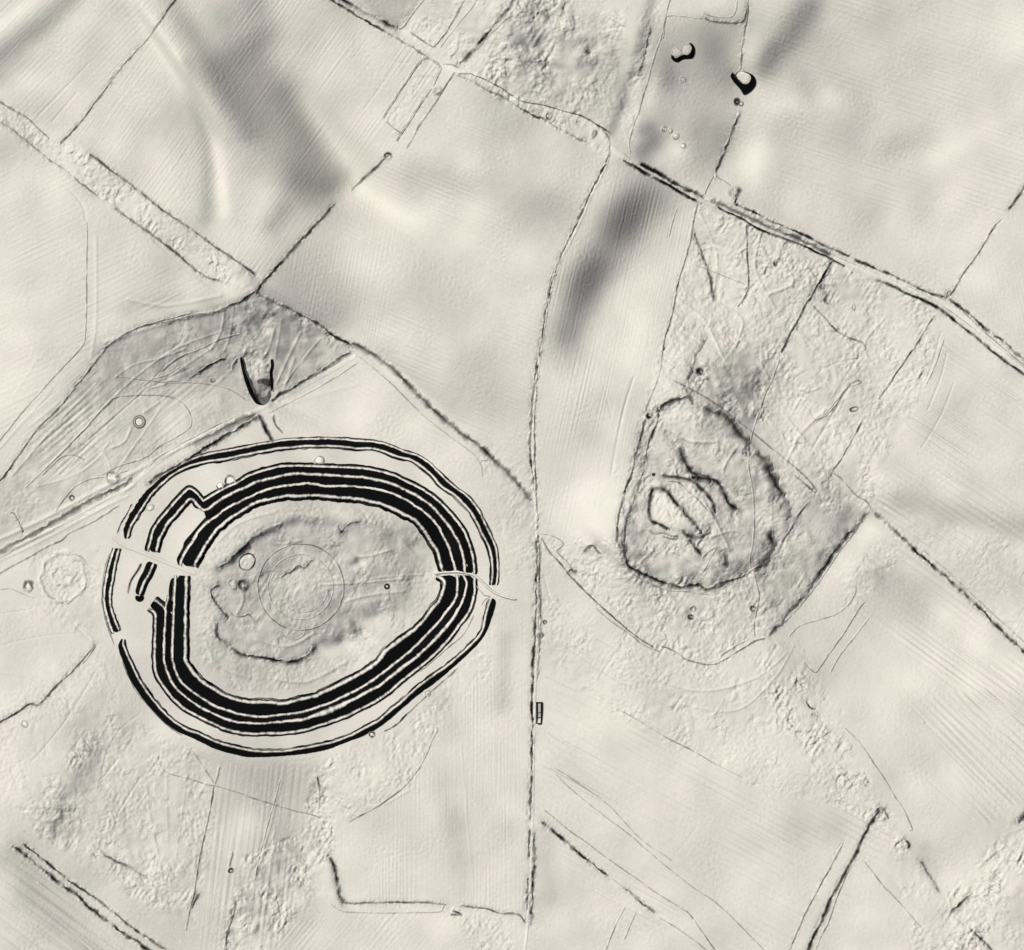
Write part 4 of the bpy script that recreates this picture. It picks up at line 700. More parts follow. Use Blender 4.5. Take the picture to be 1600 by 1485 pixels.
L3S = [(714,897.5),(714.6,916),(713,932),(705.4,946),(694.6,959),(684,973),(668,990),(651.5,1007),(641,1017),(624,1031),(599,1050.5),(578,1065.6),(556,1078.5),(534.7,1089),(518.5,1097),(491.5,1106.5),(470,1113),(439,1116.7),(407,1120),(374.7,1116),(358.5,1111),(337,1104),(321,1094.6),(310,1087.5),(290,1073),(279,1059),(271.8,1040.6),(269,1022),(270,990),(271,959),(272,938),(274,899)]
L4S = [(681,901),(689,903.5),(694.7,912),(691.4,925),(686,939),(675,952),(665.6,964.7),(651.5,980),(638,991),(617,1006),(602,1018),(590.7,1033),(577.8,1043),(561.6,1053),(545.4,1062),(524,1073),(502,1083),(491.5,1088),(470,1092.5),(444.7,1099),(417.8,1097.4),(385.4,1096.8),(366,1092.5),(347.7,1085),(331.5,1075),(321,1069),(310,1060),(297.6,1045),(290,1031),(289.5,1011.5),(289.5,990),(290,970),(290,938),(291.5,900)]
M1N0 = [(192,842),(192,828),(198.5,810),(209,791.8),(225.4,769),(251,745)]
M1N1 = [(251,745),(265,736),(290,722),(310,714),(337,707.5),(358.5,704),(385.4,698.6),(407,694),(445,688),(470,686.7),(502,685.6),(534.7,686.7),(561.6,689.4),(583,690.5),(604.7,695),(630,705.4),(651.5,712),(671,724),(681.7,734.7),(696.8,749.7),(710.8,761.6),(727,773.4),(741,788.5),(751.8,805.8),(759,820.9),(763.6,831),(771,846),(775.5,860),(777,878.5),(777.6,897),(775,914)]
M2N0 = [(199,841),(203,827),(207,817.6),(217,801.5),(225.4,788.5),(238,770),(258,751)]
M2N1 = [(258,751),(271,741),(290,731),(310,724),(342,718.5),(353,717),(385.4,710),(418,704),(439,700.5),(470,698),(497,697),(534.7,698),(556,700.7),(577.8,700.7),(599,705.5),(615.5,711.5),(630,716),(641,718.5),(657,728),(673,741),(689,759.4),(710.8,774.5),(732,796),(746,817.6),(752,832),(759,844),(765.8,860),(769,878.5),(769.5,899),(768,914)]
M1W = [(178.5,857),(171.5,879.6),(166,905.4),(163,927),(163.5,946.4),(169.4,970),(177,990)]
M2W = [(186,857),(180,880.6),(176,905.4),(172,927),(172.6,946.4),(179,968),(186,985)]
M1S = [(772,934),(775,942),(769,965),(760,988),(750,1003),(737.7,1016),(716,1036),(694.6,1055),(673,1072.5),(657,1083.5),(630,1106),(610,1124),(588.5,1139.5),(567,1150.5),(540,1161),(513,1171),(491.5,1175.5),(470,1179),(439,1182),(407,1183.5),(385.4,1183),(364,1178.6),(337,1171),(310,1158),(279,1144),(257.8,1130),(233,1105),(216,1082.5),(203,1062),(192,1034),(184.5,1012),(188,998)]
M2S = [(767,937),(763.6,946),(758,965.8),(753,987),(737.7,1006),(716,1026),(694.6,1043.5),(673,1058.5),(651.5,1074.5),(630,1094.5),(610,1110.8),(591.8,1126),(578,1133.4),(556,1145.5),(529,1157),(502,1164),(470,1170),(439,1174),(412,1174.5),(390.8,1172.5),(364,1167),(337,1159),(311,1146.5),(291,1139.5),(265,1121.5),(238,1092.5),(220,1066.5),(210,1047),(198,1021),(193,1008),(193,999)]

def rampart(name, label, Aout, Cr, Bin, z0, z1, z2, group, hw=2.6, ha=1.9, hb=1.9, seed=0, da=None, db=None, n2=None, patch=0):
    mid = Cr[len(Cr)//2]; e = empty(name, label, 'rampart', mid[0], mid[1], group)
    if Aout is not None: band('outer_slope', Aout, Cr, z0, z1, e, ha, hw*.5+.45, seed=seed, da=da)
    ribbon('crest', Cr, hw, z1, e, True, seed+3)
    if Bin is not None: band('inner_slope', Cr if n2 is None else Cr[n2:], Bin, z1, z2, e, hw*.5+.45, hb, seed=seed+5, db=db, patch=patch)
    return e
def ditch(name, label, C, z, hw, group, lip=None, seed=0, patch=.25, cat='ditch'):
    mid = C[len(C)//2]; e = empty(name, label, cat, mid[0], mid[1], group)
    ribbon('ditch_floor', C, hw, z, e, False, seed)
    if lip is not None: band('ditch_lip', lip, C, .3, z, e, 0, hw*.5+.45, seed=seed+9, da=0, patch=patch, d=.97)
    return e
G1, G2, G3 = 'innermost rampart of the hillfort', 'middle rampart of the hillfort', 'outermost low bank of the hillfort'
na, nb = 90, 330
l1 = jit(rs([L1a, L1b], [na, nb]), 3, .35); l2 = jit(rs([L2a, L2b], [na, nb]), 5, .45)
l3a = rs([L3a], [50]); l3b = rs([L3b], [nb]); l3 = jit(np.vstack([l3a, l3b[1:]]), 7, .45)
l3b = l3[49:]
l4 = jit(rs([L4N], [len(l3)]), 9, .5)
zF1, zC2, zF3, zC4 = .9, 4.2, 1.0, 6.0
rampart('middle_rampart', 'middle rampart, northern arc with the angular elbow jutting out at its west end', l1, l2, None, zF1, zC2, 0, G2, seed=21)
mr_ = bpy.data.objects['middle_rampart']
band('inner_slope', l2[:na-6], offs(l2[:na-6], -6.2-.6*n1(4, na-6, 1.5, 8)), zC2, .4, mr_, 1.7, 0, seed=33, db=0)
band('inner_slope', l2[na-1:], l3b, zC2, zF3, mr_, 1.7, 2.0, seed=35, patch=.15)
ditch('outer_ditch', 'pale floor of the outer ditch, northern arc from west causeway to east entrance', l1, zF1, 2.5, 'outer ditch of the hillfort', offs(l1, 5.6+.6*n1(8, len(l1), 1.5, 8)), seed=41, patch=.3)
e = ditch('inner_ditch', 'pale floor of the inner ditch between the two great ramparts, northern arc', l3, zF3, 3.4, 'inner ditch of the hillfort', seed=51)
xa = rs([XA], [50]); band('ditch_lip', xa, l3[:50], .3, zF3, e, 0, 2.0, seed=55, da=0, patch=.5)
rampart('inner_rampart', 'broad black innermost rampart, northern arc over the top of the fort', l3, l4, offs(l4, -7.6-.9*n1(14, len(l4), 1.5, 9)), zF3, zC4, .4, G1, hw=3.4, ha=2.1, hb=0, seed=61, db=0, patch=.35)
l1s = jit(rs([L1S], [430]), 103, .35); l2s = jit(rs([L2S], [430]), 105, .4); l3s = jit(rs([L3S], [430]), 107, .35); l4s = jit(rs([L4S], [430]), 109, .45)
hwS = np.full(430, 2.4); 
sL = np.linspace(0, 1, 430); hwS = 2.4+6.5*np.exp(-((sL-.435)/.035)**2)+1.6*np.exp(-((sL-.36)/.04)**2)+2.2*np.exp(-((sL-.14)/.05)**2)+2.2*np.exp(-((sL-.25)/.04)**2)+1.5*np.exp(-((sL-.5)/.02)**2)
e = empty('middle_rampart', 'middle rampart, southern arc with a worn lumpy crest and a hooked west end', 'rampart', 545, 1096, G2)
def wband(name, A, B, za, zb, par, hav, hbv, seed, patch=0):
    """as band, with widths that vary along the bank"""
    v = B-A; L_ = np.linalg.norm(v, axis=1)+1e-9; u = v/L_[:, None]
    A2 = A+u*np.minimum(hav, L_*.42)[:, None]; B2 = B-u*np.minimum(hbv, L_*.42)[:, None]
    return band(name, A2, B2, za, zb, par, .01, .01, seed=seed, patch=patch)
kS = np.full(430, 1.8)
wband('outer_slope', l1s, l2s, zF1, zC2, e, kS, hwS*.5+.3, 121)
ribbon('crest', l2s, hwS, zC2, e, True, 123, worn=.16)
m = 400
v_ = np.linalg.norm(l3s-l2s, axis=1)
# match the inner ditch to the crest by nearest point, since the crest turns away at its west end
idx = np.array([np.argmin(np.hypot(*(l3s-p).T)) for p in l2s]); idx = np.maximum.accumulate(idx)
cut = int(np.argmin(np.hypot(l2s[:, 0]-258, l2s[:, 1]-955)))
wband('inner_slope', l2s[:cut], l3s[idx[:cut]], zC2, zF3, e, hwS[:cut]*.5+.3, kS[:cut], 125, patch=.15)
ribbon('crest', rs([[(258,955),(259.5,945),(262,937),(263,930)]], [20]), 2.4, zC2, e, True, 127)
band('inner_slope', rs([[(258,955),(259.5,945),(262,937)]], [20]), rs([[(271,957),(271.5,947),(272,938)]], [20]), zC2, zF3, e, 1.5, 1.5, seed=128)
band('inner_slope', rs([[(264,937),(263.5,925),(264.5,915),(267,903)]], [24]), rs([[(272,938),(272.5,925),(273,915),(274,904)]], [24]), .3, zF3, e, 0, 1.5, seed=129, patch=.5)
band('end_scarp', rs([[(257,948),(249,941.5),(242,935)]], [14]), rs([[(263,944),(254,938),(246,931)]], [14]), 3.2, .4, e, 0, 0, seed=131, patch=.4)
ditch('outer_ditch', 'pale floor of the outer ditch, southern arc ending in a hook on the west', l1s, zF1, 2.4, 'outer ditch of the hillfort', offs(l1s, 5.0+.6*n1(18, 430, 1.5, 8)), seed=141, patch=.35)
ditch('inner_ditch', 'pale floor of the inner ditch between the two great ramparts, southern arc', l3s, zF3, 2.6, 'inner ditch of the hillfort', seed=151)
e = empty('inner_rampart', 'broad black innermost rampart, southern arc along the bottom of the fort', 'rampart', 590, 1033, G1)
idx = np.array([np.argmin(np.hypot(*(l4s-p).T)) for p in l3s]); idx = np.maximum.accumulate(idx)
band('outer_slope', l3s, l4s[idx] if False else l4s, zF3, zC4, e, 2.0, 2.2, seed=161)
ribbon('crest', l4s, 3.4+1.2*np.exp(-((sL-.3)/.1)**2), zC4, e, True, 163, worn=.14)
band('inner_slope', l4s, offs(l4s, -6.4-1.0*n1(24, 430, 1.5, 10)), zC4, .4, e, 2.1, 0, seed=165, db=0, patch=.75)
# detached tongue of bank in front of the west gate
W1 = [(225.4,877.4),(220,890),(210.3,905.4),(206,918),(205,930)]; W2 = [(240,880),(236,890),(232,899),(225.4,909.7),(220,923.8),(218,930)]
w1 = rs([W1], [50]); w2 = rs([W2], [50])
e = empty('gate_outwork', 'short black tongue of bank with a rounded tip in front of the west gate', 'earthwork', 228, 905)
oe = offs(w2, 13+0*w2[:, 0]); 
band('outer_slope', offs(w2, -10.5+2.5*np.linspace(0, 1, 50)**2), w2, .4, 3.6, e, 0, 1.4, seed=171, da=.4)
ribbon('crest', w2, 2.2, 3.6, e, True, 173)
band('inner_slope', w2, offs(w2, 7.2), 3.6, .4, e, 1.4, 0, seed=175, db=.1)
th = np.linspace(0, math.pi, 24); tipc = np.array([217.6, 931]); A_ = tipc+np.stack([8.2*np.cos(th)+.5, 10*np.sin(th)], 1); B_ = tipc+np.stack([.8*np.cos(th), .8*np.sin(th)], 1)
band('rounded_end', A_, B_, .4, 3.6, e, 0, 0, seed=177, da=.2)
strip('counterscarp', [(221,880),(214,893),(206,905,.9),(202,915,.6),(199,928,.3)], 3.4, .95, parent=e, gaps=.1, rag=.15)
# outermost bank
m1 = jit(rs([M1N0, M1N1], [90, 330]), 203, .35); m2 = jit(rs([M2N0, M2N1], [90, 330]), 205, .35)
e = empty('outer_bank', 'thin outermost bank, northern arc from the west causeway round to the east gate', 'rampart', 556, 700, G3)
band('outer_slope', m1, m2, .5, 3.0, e, 1.3, 1.5, seed=211)
ribbon('crest', m2, 1.9, 3.0, e, True, 213, worn=.14)
k0 = 40
band('inner_slope', m2, offs(m2, -4.8-1.0*n1(215, len(m2), 1.5, 7)), 3.0, .4, e, 1.5, 0, seed=217, db=0, patch=.75)
q = m1[88:]
e = ditch('outermost_ditch', 'hair-thin ditch hugging the outside of the outermost bank on the north', q, .5, 1.9, 'ditch outside the outermost bank', offs(q, 3.4+1.0*n1(219, len(q), 1.5, 9)), seed=221, patch=.6)
strip('ditch_lip', [(206,787),(198,803),(190,816),(183,834)], 2.6, .85, parent=e, gaps=.3)
m1 = jit(rs([M1W], [110]), 233, .3); m2 = jit(rs([M2W], [110]), 235, .3)
e = empty('outer_bank', 'short straight-sided length of the outermost bank facing west between two gaps', 'rampart', 174, 920, G3)
band('outer_slope', m1, m2, .5, 3.0, e, 1.3, 1.3, seed=241)
ribbon('crest', m2, 1.9, 3.0, e, True, 243)
band('inner_slope', m2, offs(m2, 3.8+.8*n1(4, 110, 1.5, 7)), 3.0, .4, e, 1.4, 0, seed=245, db=0, patch=.8)
ditch('outermost_ditch', 'faint pale ditch along the west side of the short outermost bank', m1, .5, 3.0, 'ditch outside the outermost bank', offs(m1, -3.6), seed=247, patch=.5)
strip('ditch_lip', [(171,865,.2),(163,890,.35),(160,915,.4),(159,940,.4),(165,970,.4),(175,1000,.5),(178,1008,.3)], 2.2, .4, parent=bpy.data.objects['outermost_ditch.001'], gaps=.3)
m1 = jit(rs([M1S], [430]), 253, .35); m2 = jit(rs([M2S], [430]), 255, .35)
e = empty('outer_bank', 'outermost bank, long southern arc from the east gate round to the south-west', 'rampart', 439, 1174, G3)
band('outer_slope', m1, m2, .4, 3.0, e, 0, 1.5, seed=261, da=.5)
ribbon('crest', m2, 1.9, 3.0, e, True, 263, worn=.12)
band('inner_slope', m2, offs(m2, -4.4-1.0*n1(265, 430, 1.5, 7)), 3.0, .4, e, 1.5, 0, seed=267, db=0, patch=.8)
strip('outer_ledge', [(600,1143,.7),(618,1133,.9),(632,1120,.9),(642,1110,.3),(690,1066,.5),(705,1054,.5),(715,1043,.2)], 2.4, .8, parent=e, gaps=.4)
strip('outer_ledge', [(190,1030,.2),(198,1052,.5),(212,1080,.4),(235,1108,.4),(262,1134,.5),(285,1150,.2)], 1.7, .4, parent=e, gaps=.5)
# ways in
strip('causeway', [(678,896.3),(700,894.5),(716,894),(728,896),(740,899),(752,908),(762,918),(772,926),(786,932),(806,937)], 2.6, .32, M_PATH, h=3.4, rag=.1, gaps=.3, style='path', label='pale narrow causeway crossing all the ramparts at the east gate', cat='causeway', group='causeways through the ramparts')
strip('causeway', [(176,838),(186,848),(198,855),(215,861),(232,868),(247,874),(262,880),(280,887),(294,893),(306,897)], 4.2, .30, M_BANK, h=.6, rag=.12, gaps=.3, style='path', label='pale tapering causeway crossing the ramparts at the west gate', cat='causeway', group='causeways through the ramparts')
strip('track', [(735,905),(748,920),(756,930),(765,932),(757,938),(752,946)], 1.6, .35, h=.5, label='thin forked footpath inside the east gate of the outermost bank', cat='path')

# ------------------------------------------------------------------ hedge banks, scarps, tracks and roads
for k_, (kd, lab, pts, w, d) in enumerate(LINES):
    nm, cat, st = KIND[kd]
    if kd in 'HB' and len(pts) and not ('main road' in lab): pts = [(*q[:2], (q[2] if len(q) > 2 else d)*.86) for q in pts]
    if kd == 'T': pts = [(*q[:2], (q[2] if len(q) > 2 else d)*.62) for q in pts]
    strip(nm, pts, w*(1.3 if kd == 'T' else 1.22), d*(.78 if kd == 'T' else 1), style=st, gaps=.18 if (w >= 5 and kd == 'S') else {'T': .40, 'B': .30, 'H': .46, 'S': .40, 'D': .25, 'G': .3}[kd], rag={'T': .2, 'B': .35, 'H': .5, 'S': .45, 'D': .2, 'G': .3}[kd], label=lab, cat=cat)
# made ways: pale and nearly smooth
ROADS = [
 ('road', [(700,104),(716,112),(740,116),(780,140),(820,162),(860,172),(900,184),(935,205),(955,228),(975,246),(1010,266),(1050,289),(1090,309),(1130,326),(1180,350),(1240,374),(1300,402),(1360,426),(1410,446),(1450,464),(1480,480),(1520,510),(1560,545),(1610,585),(1700,660)], 6.0),
 ('lane', [(953,235),(948,256),(940,275),(925,305),(905,350),(888,385),(873,415),(862,450),(852,500),(845,550),(839,600),(835,650),(833,700),(835,760),(838,820),(840,870),(840,950),(839,1020),(836,1080),(834,1150),(833,1220),(832,1290),(831,1350),(828,1400),(824,1450),(818,1500),(810,1570)], 3.0),
 ('lane', [(-60,905),(0,870),(60,838),(120,812),(180,780),(220,745),(260,712),(310,685),(360,660),(405,640),(440,622),(480,600),(520,578),(556,556)], 5.0),
]
for nm, pts, w in ROADS:
    strip(nm, pts, w, .10, M_PATH, h=.35, rag=.05, gaps=.4, style='path', kind='structure')

# ------------------------------------------------------------------ barrows, pits, ponds, quarry, building
def ring_pts(cx, cy, rx, ry, rot=0, n=18, a0=0, a1=360, wob=0, seed=1):
    r = np.random.RandomState(seed); out = []
    full = abs(a1-a0) >= 360
    m = n if full else n+1
    for i in range(m):
        a = math.radians(a0+(a1-a0)*i/n); q = 1+wob*r.uniform(-1, 1); x = rx*q*math.cos(a); y = ry*q*math.sin(a); c, s = math.cos(math.radians(rot)), math.sin(math.radians(rot))
        out.append((cx+x*c-y*s, cy+x*s+y*c))
    return out
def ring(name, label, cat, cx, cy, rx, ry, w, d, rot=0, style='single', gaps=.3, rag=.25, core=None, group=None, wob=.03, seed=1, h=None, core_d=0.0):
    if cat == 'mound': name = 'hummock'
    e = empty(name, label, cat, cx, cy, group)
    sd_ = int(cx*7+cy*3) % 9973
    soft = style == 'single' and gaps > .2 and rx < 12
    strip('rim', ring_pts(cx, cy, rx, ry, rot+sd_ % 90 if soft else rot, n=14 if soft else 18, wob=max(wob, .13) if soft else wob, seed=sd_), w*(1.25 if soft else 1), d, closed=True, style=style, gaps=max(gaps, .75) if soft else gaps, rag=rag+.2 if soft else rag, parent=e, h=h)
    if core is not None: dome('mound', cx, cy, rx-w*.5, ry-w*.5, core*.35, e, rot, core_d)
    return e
def dome(name, cx, cy, rx, ry, h, parent, rot=0, d=0.0, mat=None, label=None, cat=None, wob=.05, seed=3, flat=False):
    nr_, na_ = 8, 40; P = np.zeros((na_, nr_, 2)); dz = np.zeros((na_, nr_)); r = np.random.RandomState(seed)
    c, s = math.cos(math.radians(rot)), math.sin(math.radians(rot)); q = 1+wob*n1(seed, na_, 1, 5); q[-5:] = np.linspace(q[-5], q[0], 5)
    for i in range(na_):
        a = 2*math.pi*i/na_
        for j in range(nr_):
            t = j/(nr_-1); x = rx*q[i]*t*math.cos(a); y = ry*q[i]*t*math.sin(a); P[i, j] = (cx+x*c-y*s, cy+x*s+y*c)
            dz[i, j] = (h if flat else h*(1-t*t))+.3 if j < nr_-1 else -.2
    return tag(surf(name, P[:, ::-1], dz[:, ::-1], np.full((na_, nr_), d), mat or M_CREST, parent, True), label, cat)
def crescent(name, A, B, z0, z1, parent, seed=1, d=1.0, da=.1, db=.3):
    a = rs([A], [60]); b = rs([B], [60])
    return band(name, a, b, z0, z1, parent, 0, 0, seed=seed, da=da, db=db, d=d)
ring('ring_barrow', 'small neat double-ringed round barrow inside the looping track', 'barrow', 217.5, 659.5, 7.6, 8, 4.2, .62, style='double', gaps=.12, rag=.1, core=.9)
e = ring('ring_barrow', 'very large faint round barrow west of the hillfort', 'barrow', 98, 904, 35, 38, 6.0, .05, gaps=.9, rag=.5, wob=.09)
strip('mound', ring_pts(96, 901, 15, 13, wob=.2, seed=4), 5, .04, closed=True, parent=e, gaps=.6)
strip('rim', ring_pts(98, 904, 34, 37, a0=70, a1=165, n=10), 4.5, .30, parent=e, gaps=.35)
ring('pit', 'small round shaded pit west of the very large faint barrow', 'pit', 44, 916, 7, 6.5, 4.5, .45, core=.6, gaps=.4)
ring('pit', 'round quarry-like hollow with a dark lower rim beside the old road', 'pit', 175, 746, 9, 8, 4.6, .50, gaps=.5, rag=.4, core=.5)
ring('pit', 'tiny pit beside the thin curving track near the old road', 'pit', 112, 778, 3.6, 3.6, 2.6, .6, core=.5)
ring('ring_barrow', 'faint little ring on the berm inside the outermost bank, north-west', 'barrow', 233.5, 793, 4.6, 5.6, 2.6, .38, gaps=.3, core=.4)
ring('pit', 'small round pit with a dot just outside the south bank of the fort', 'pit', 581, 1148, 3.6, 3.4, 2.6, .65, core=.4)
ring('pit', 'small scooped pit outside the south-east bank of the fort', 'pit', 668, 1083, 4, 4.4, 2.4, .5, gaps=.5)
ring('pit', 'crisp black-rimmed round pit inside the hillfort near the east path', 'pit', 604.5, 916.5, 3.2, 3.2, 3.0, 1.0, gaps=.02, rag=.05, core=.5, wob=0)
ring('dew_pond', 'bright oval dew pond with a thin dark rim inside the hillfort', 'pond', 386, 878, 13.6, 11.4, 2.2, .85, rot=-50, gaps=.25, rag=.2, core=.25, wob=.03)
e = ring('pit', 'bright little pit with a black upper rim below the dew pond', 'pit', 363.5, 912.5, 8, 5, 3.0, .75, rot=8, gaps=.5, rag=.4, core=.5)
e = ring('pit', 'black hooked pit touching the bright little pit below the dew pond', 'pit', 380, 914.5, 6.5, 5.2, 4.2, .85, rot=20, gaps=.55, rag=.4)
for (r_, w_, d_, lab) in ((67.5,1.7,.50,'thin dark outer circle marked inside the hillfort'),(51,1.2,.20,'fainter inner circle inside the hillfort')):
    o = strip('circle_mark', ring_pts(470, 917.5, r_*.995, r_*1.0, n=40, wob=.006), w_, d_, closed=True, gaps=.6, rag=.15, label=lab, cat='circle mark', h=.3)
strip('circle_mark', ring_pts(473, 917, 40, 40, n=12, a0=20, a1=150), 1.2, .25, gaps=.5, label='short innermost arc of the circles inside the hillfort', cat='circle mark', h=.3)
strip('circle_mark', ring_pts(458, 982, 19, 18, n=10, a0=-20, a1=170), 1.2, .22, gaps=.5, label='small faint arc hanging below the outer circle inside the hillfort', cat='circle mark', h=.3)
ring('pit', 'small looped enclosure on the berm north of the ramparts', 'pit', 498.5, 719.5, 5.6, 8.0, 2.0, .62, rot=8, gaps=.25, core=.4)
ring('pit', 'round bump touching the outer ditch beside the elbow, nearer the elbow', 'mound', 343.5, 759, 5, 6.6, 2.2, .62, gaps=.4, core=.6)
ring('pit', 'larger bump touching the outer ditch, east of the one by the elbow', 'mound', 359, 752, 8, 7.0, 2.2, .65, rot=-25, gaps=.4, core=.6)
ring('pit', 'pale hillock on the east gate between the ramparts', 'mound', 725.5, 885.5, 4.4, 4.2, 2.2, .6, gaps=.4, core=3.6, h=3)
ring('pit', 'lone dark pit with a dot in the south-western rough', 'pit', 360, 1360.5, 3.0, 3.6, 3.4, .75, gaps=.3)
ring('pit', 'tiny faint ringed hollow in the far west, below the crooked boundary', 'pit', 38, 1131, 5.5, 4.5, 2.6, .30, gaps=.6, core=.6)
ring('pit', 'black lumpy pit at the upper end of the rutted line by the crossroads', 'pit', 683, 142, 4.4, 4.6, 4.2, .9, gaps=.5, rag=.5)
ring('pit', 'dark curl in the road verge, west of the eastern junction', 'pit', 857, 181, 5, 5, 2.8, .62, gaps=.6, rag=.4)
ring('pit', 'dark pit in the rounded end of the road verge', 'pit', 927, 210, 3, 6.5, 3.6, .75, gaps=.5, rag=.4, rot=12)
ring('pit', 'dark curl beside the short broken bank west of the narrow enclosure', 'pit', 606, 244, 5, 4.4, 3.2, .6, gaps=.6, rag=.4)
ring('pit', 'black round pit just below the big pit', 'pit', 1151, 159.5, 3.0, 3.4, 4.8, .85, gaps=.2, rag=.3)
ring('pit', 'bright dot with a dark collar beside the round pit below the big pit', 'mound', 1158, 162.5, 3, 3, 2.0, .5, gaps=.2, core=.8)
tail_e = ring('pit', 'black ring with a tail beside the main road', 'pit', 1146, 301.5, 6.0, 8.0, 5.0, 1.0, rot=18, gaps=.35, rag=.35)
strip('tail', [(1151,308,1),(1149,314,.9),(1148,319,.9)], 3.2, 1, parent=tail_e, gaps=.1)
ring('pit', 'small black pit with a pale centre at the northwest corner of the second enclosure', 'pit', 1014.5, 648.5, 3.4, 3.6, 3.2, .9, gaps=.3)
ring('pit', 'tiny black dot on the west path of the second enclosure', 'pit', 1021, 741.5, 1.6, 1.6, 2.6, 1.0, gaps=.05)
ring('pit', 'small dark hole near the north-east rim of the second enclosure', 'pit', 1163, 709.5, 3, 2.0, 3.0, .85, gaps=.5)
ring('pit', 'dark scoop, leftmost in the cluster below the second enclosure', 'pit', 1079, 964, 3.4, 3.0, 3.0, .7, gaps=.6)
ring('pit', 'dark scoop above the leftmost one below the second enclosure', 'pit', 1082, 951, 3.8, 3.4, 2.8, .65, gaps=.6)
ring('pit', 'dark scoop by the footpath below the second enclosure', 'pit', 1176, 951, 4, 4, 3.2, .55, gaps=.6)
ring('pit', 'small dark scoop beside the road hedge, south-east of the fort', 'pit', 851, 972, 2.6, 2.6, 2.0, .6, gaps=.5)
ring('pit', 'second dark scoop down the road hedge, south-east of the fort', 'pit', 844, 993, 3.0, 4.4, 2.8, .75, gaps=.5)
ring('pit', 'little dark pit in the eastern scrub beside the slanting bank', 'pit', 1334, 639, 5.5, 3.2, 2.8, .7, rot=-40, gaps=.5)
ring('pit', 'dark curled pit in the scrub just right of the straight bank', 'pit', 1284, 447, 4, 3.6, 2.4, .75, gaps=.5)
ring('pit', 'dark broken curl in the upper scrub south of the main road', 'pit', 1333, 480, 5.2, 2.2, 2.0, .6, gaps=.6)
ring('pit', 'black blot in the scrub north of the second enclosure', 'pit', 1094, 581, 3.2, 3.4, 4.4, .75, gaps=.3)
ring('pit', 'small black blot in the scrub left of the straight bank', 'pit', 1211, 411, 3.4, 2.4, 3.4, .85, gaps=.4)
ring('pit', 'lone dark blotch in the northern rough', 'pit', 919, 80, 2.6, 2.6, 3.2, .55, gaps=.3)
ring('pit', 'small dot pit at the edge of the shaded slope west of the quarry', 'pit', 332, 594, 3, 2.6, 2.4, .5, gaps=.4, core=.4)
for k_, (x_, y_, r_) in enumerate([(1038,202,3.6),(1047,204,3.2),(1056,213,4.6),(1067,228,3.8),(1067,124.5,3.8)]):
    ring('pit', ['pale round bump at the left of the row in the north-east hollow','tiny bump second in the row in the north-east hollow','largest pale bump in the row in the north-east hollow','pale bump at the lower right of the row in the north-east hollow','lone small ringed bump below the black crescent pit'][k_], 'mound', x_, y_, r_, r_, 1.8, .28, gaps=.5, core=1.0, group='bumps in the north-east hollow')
# two deep pits with black crescent sides
e = empty('crescent_pit', 'bean-shaped pit with a black lower rim near the top', 'pit', 1067, 80)
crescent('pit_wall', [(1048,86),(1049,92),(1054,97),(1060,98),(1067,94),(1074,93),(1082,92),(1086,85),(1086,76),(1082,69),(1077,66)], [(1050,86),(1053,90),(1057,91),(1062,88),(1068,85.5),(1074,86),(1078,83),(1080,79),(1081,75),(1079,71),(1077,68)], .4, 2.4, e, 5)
dome('pit_floor', 1058, 82, 8, 7.5, .5, e, 0, 0, seed=5); dome('pit_floor', 1073, 78, 8, 8, .6, e, 0, 0, seed=6)
strip('rim', [(1050,84,.5),(1051,78,.3),(1058,75,.3),(1064,79,.4),(1068,72,.3),(1075,70,.3),(1078,68,.5)], 1.6, .4, parent=e)
e = empty('crescent_pit', 'large black-sided pit with a bright floor at the top', 'pit', 1162, 128)
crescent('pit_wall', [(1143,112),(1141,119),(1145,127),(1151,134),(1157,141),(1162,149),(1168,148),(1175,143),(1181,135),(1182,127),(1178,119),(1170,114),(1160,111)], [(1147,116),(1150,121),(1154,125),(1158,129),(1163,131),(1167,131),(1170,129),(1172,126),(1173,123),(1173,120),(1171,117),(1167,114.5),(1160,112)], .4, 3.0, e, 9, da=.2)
dome('pit_floor', 1161.5, 121.5, 10.5, 9.2, .6, e, 20, 0, seed=7)
strip('rim', [(1143,113,.8),(1147,119,.9),(1152,112,.4),(1156,109,.3)], 2.0, .7, parent=e)
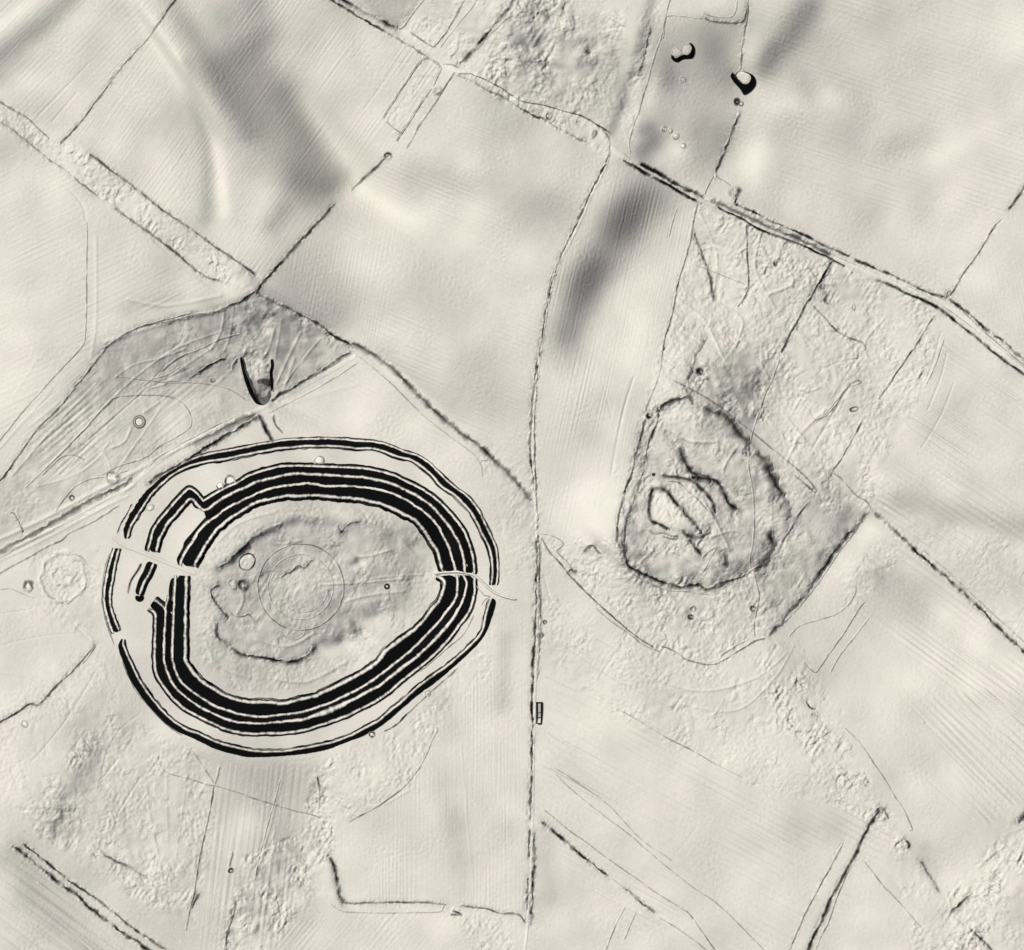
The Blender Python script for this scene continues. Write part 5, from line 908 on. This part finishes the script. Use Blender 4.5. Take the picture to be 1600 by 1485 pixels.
# the quarry beside the lane
e = empty('quarry', 'horseshoe quarry with black side walls between the shaded slope and the lane', 'quarry', 401, 595)
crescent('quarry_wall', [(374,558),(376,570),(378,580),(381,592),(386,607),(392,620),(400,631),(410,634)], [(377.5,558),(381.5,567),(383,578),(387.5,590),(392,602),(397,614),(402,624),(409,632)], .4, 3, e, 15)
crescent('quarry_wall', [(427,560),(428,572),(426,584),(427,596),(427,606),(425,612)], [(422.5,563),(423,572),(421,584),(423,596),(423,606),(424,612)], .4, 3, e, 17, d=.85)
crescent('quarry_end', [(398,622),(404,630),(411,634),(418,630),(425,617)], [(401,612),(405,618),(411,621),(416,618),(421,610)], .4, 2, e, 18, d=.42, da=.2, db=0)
dome('quarry_floor', 404, 575, 14, 15, .5, e, 0, .03, seed=12, wob=.15)
crescent('quarry_step', [(402,594),(410,591),(418,592),(423,588)], [(402,600),(410,600),(418,604),(424,604)], .8, .4, e, 19, d=.45, da=.1, db=.0)
e = empty('gully_pair', 'pair of short dark gullies dropping from the quarry to the fort ditch', 'gully', 420, 665)
strip('gully_wall', [(403,648,.6),(408,655,.8),(412,663,.9),(416,672,1),(421,681,1),(427,691,.8)], 6.0, 1, parent=e, gaps=.2)
strip('gully_wall', [(428,648,.6),(427,656,.7),(430,664,.7),(435,670,.8),(441,677,.7)], 3.8, .8, parent=e, gaps=.25)
# small walled reservoir or building stance by the road
def box_obj(name, x0, x1, y0, y1, z0, z1, mat, parent, painted_shade):
    zb = float(Hs((x0+x1)/2, (y0+y1)/2)); X = [x0-800, x1-800]; Y = [742.5-y1, 742.5-y0]; Z = [zb+z0, zb+z1]
    V = [(X[i], Y[j], Z[k]) for k in (0, 1) for j in (0, 1) for i in (0, 1)]
    F_ = [(0, 2, 3, 1), (4, 5, 7, 6), (0, 1, 5, 4), (1, 3, 7, 5), (3, 2, 6, 7), (2, 0, 4, 6)]
    o = link_mesh(name, V, F_, mat, np.full(8, tolin(painted_shade)), parent, tuple(parent.location))
    o.data.polygons.foreach_set('use_smooth', np.zeros(6, bool)); return o
e = empty('roadside_building', 'narrow rectangular block with black outline on the east side of the road', 'building', 842, 1114)
box_obj('floor_slab', 839.3, 845.3, 1099.5, 1130, -.5, 1.2, M_CREST, e, .25)
for (a, b, c, d_) in ((837.5,839.5,1097,1132),(844.8,846.9,1097,1132),(839.6,844.7,1097.2,1099),(839.6,844.7,1130,1131.8)):
    box_obj('wall', a, b, c, d_, -.5, 3.2, M_SLOPE, e, .97)
box_obj('partition', 839.6, 844.7, 1113, 1114.2, -.5, 2.2, M_SLOPE, e, .6); box_obj('partition', 839.6, 844.7, 1121, 1122, -.5, 2.0, M_SLOPE, e, .7)
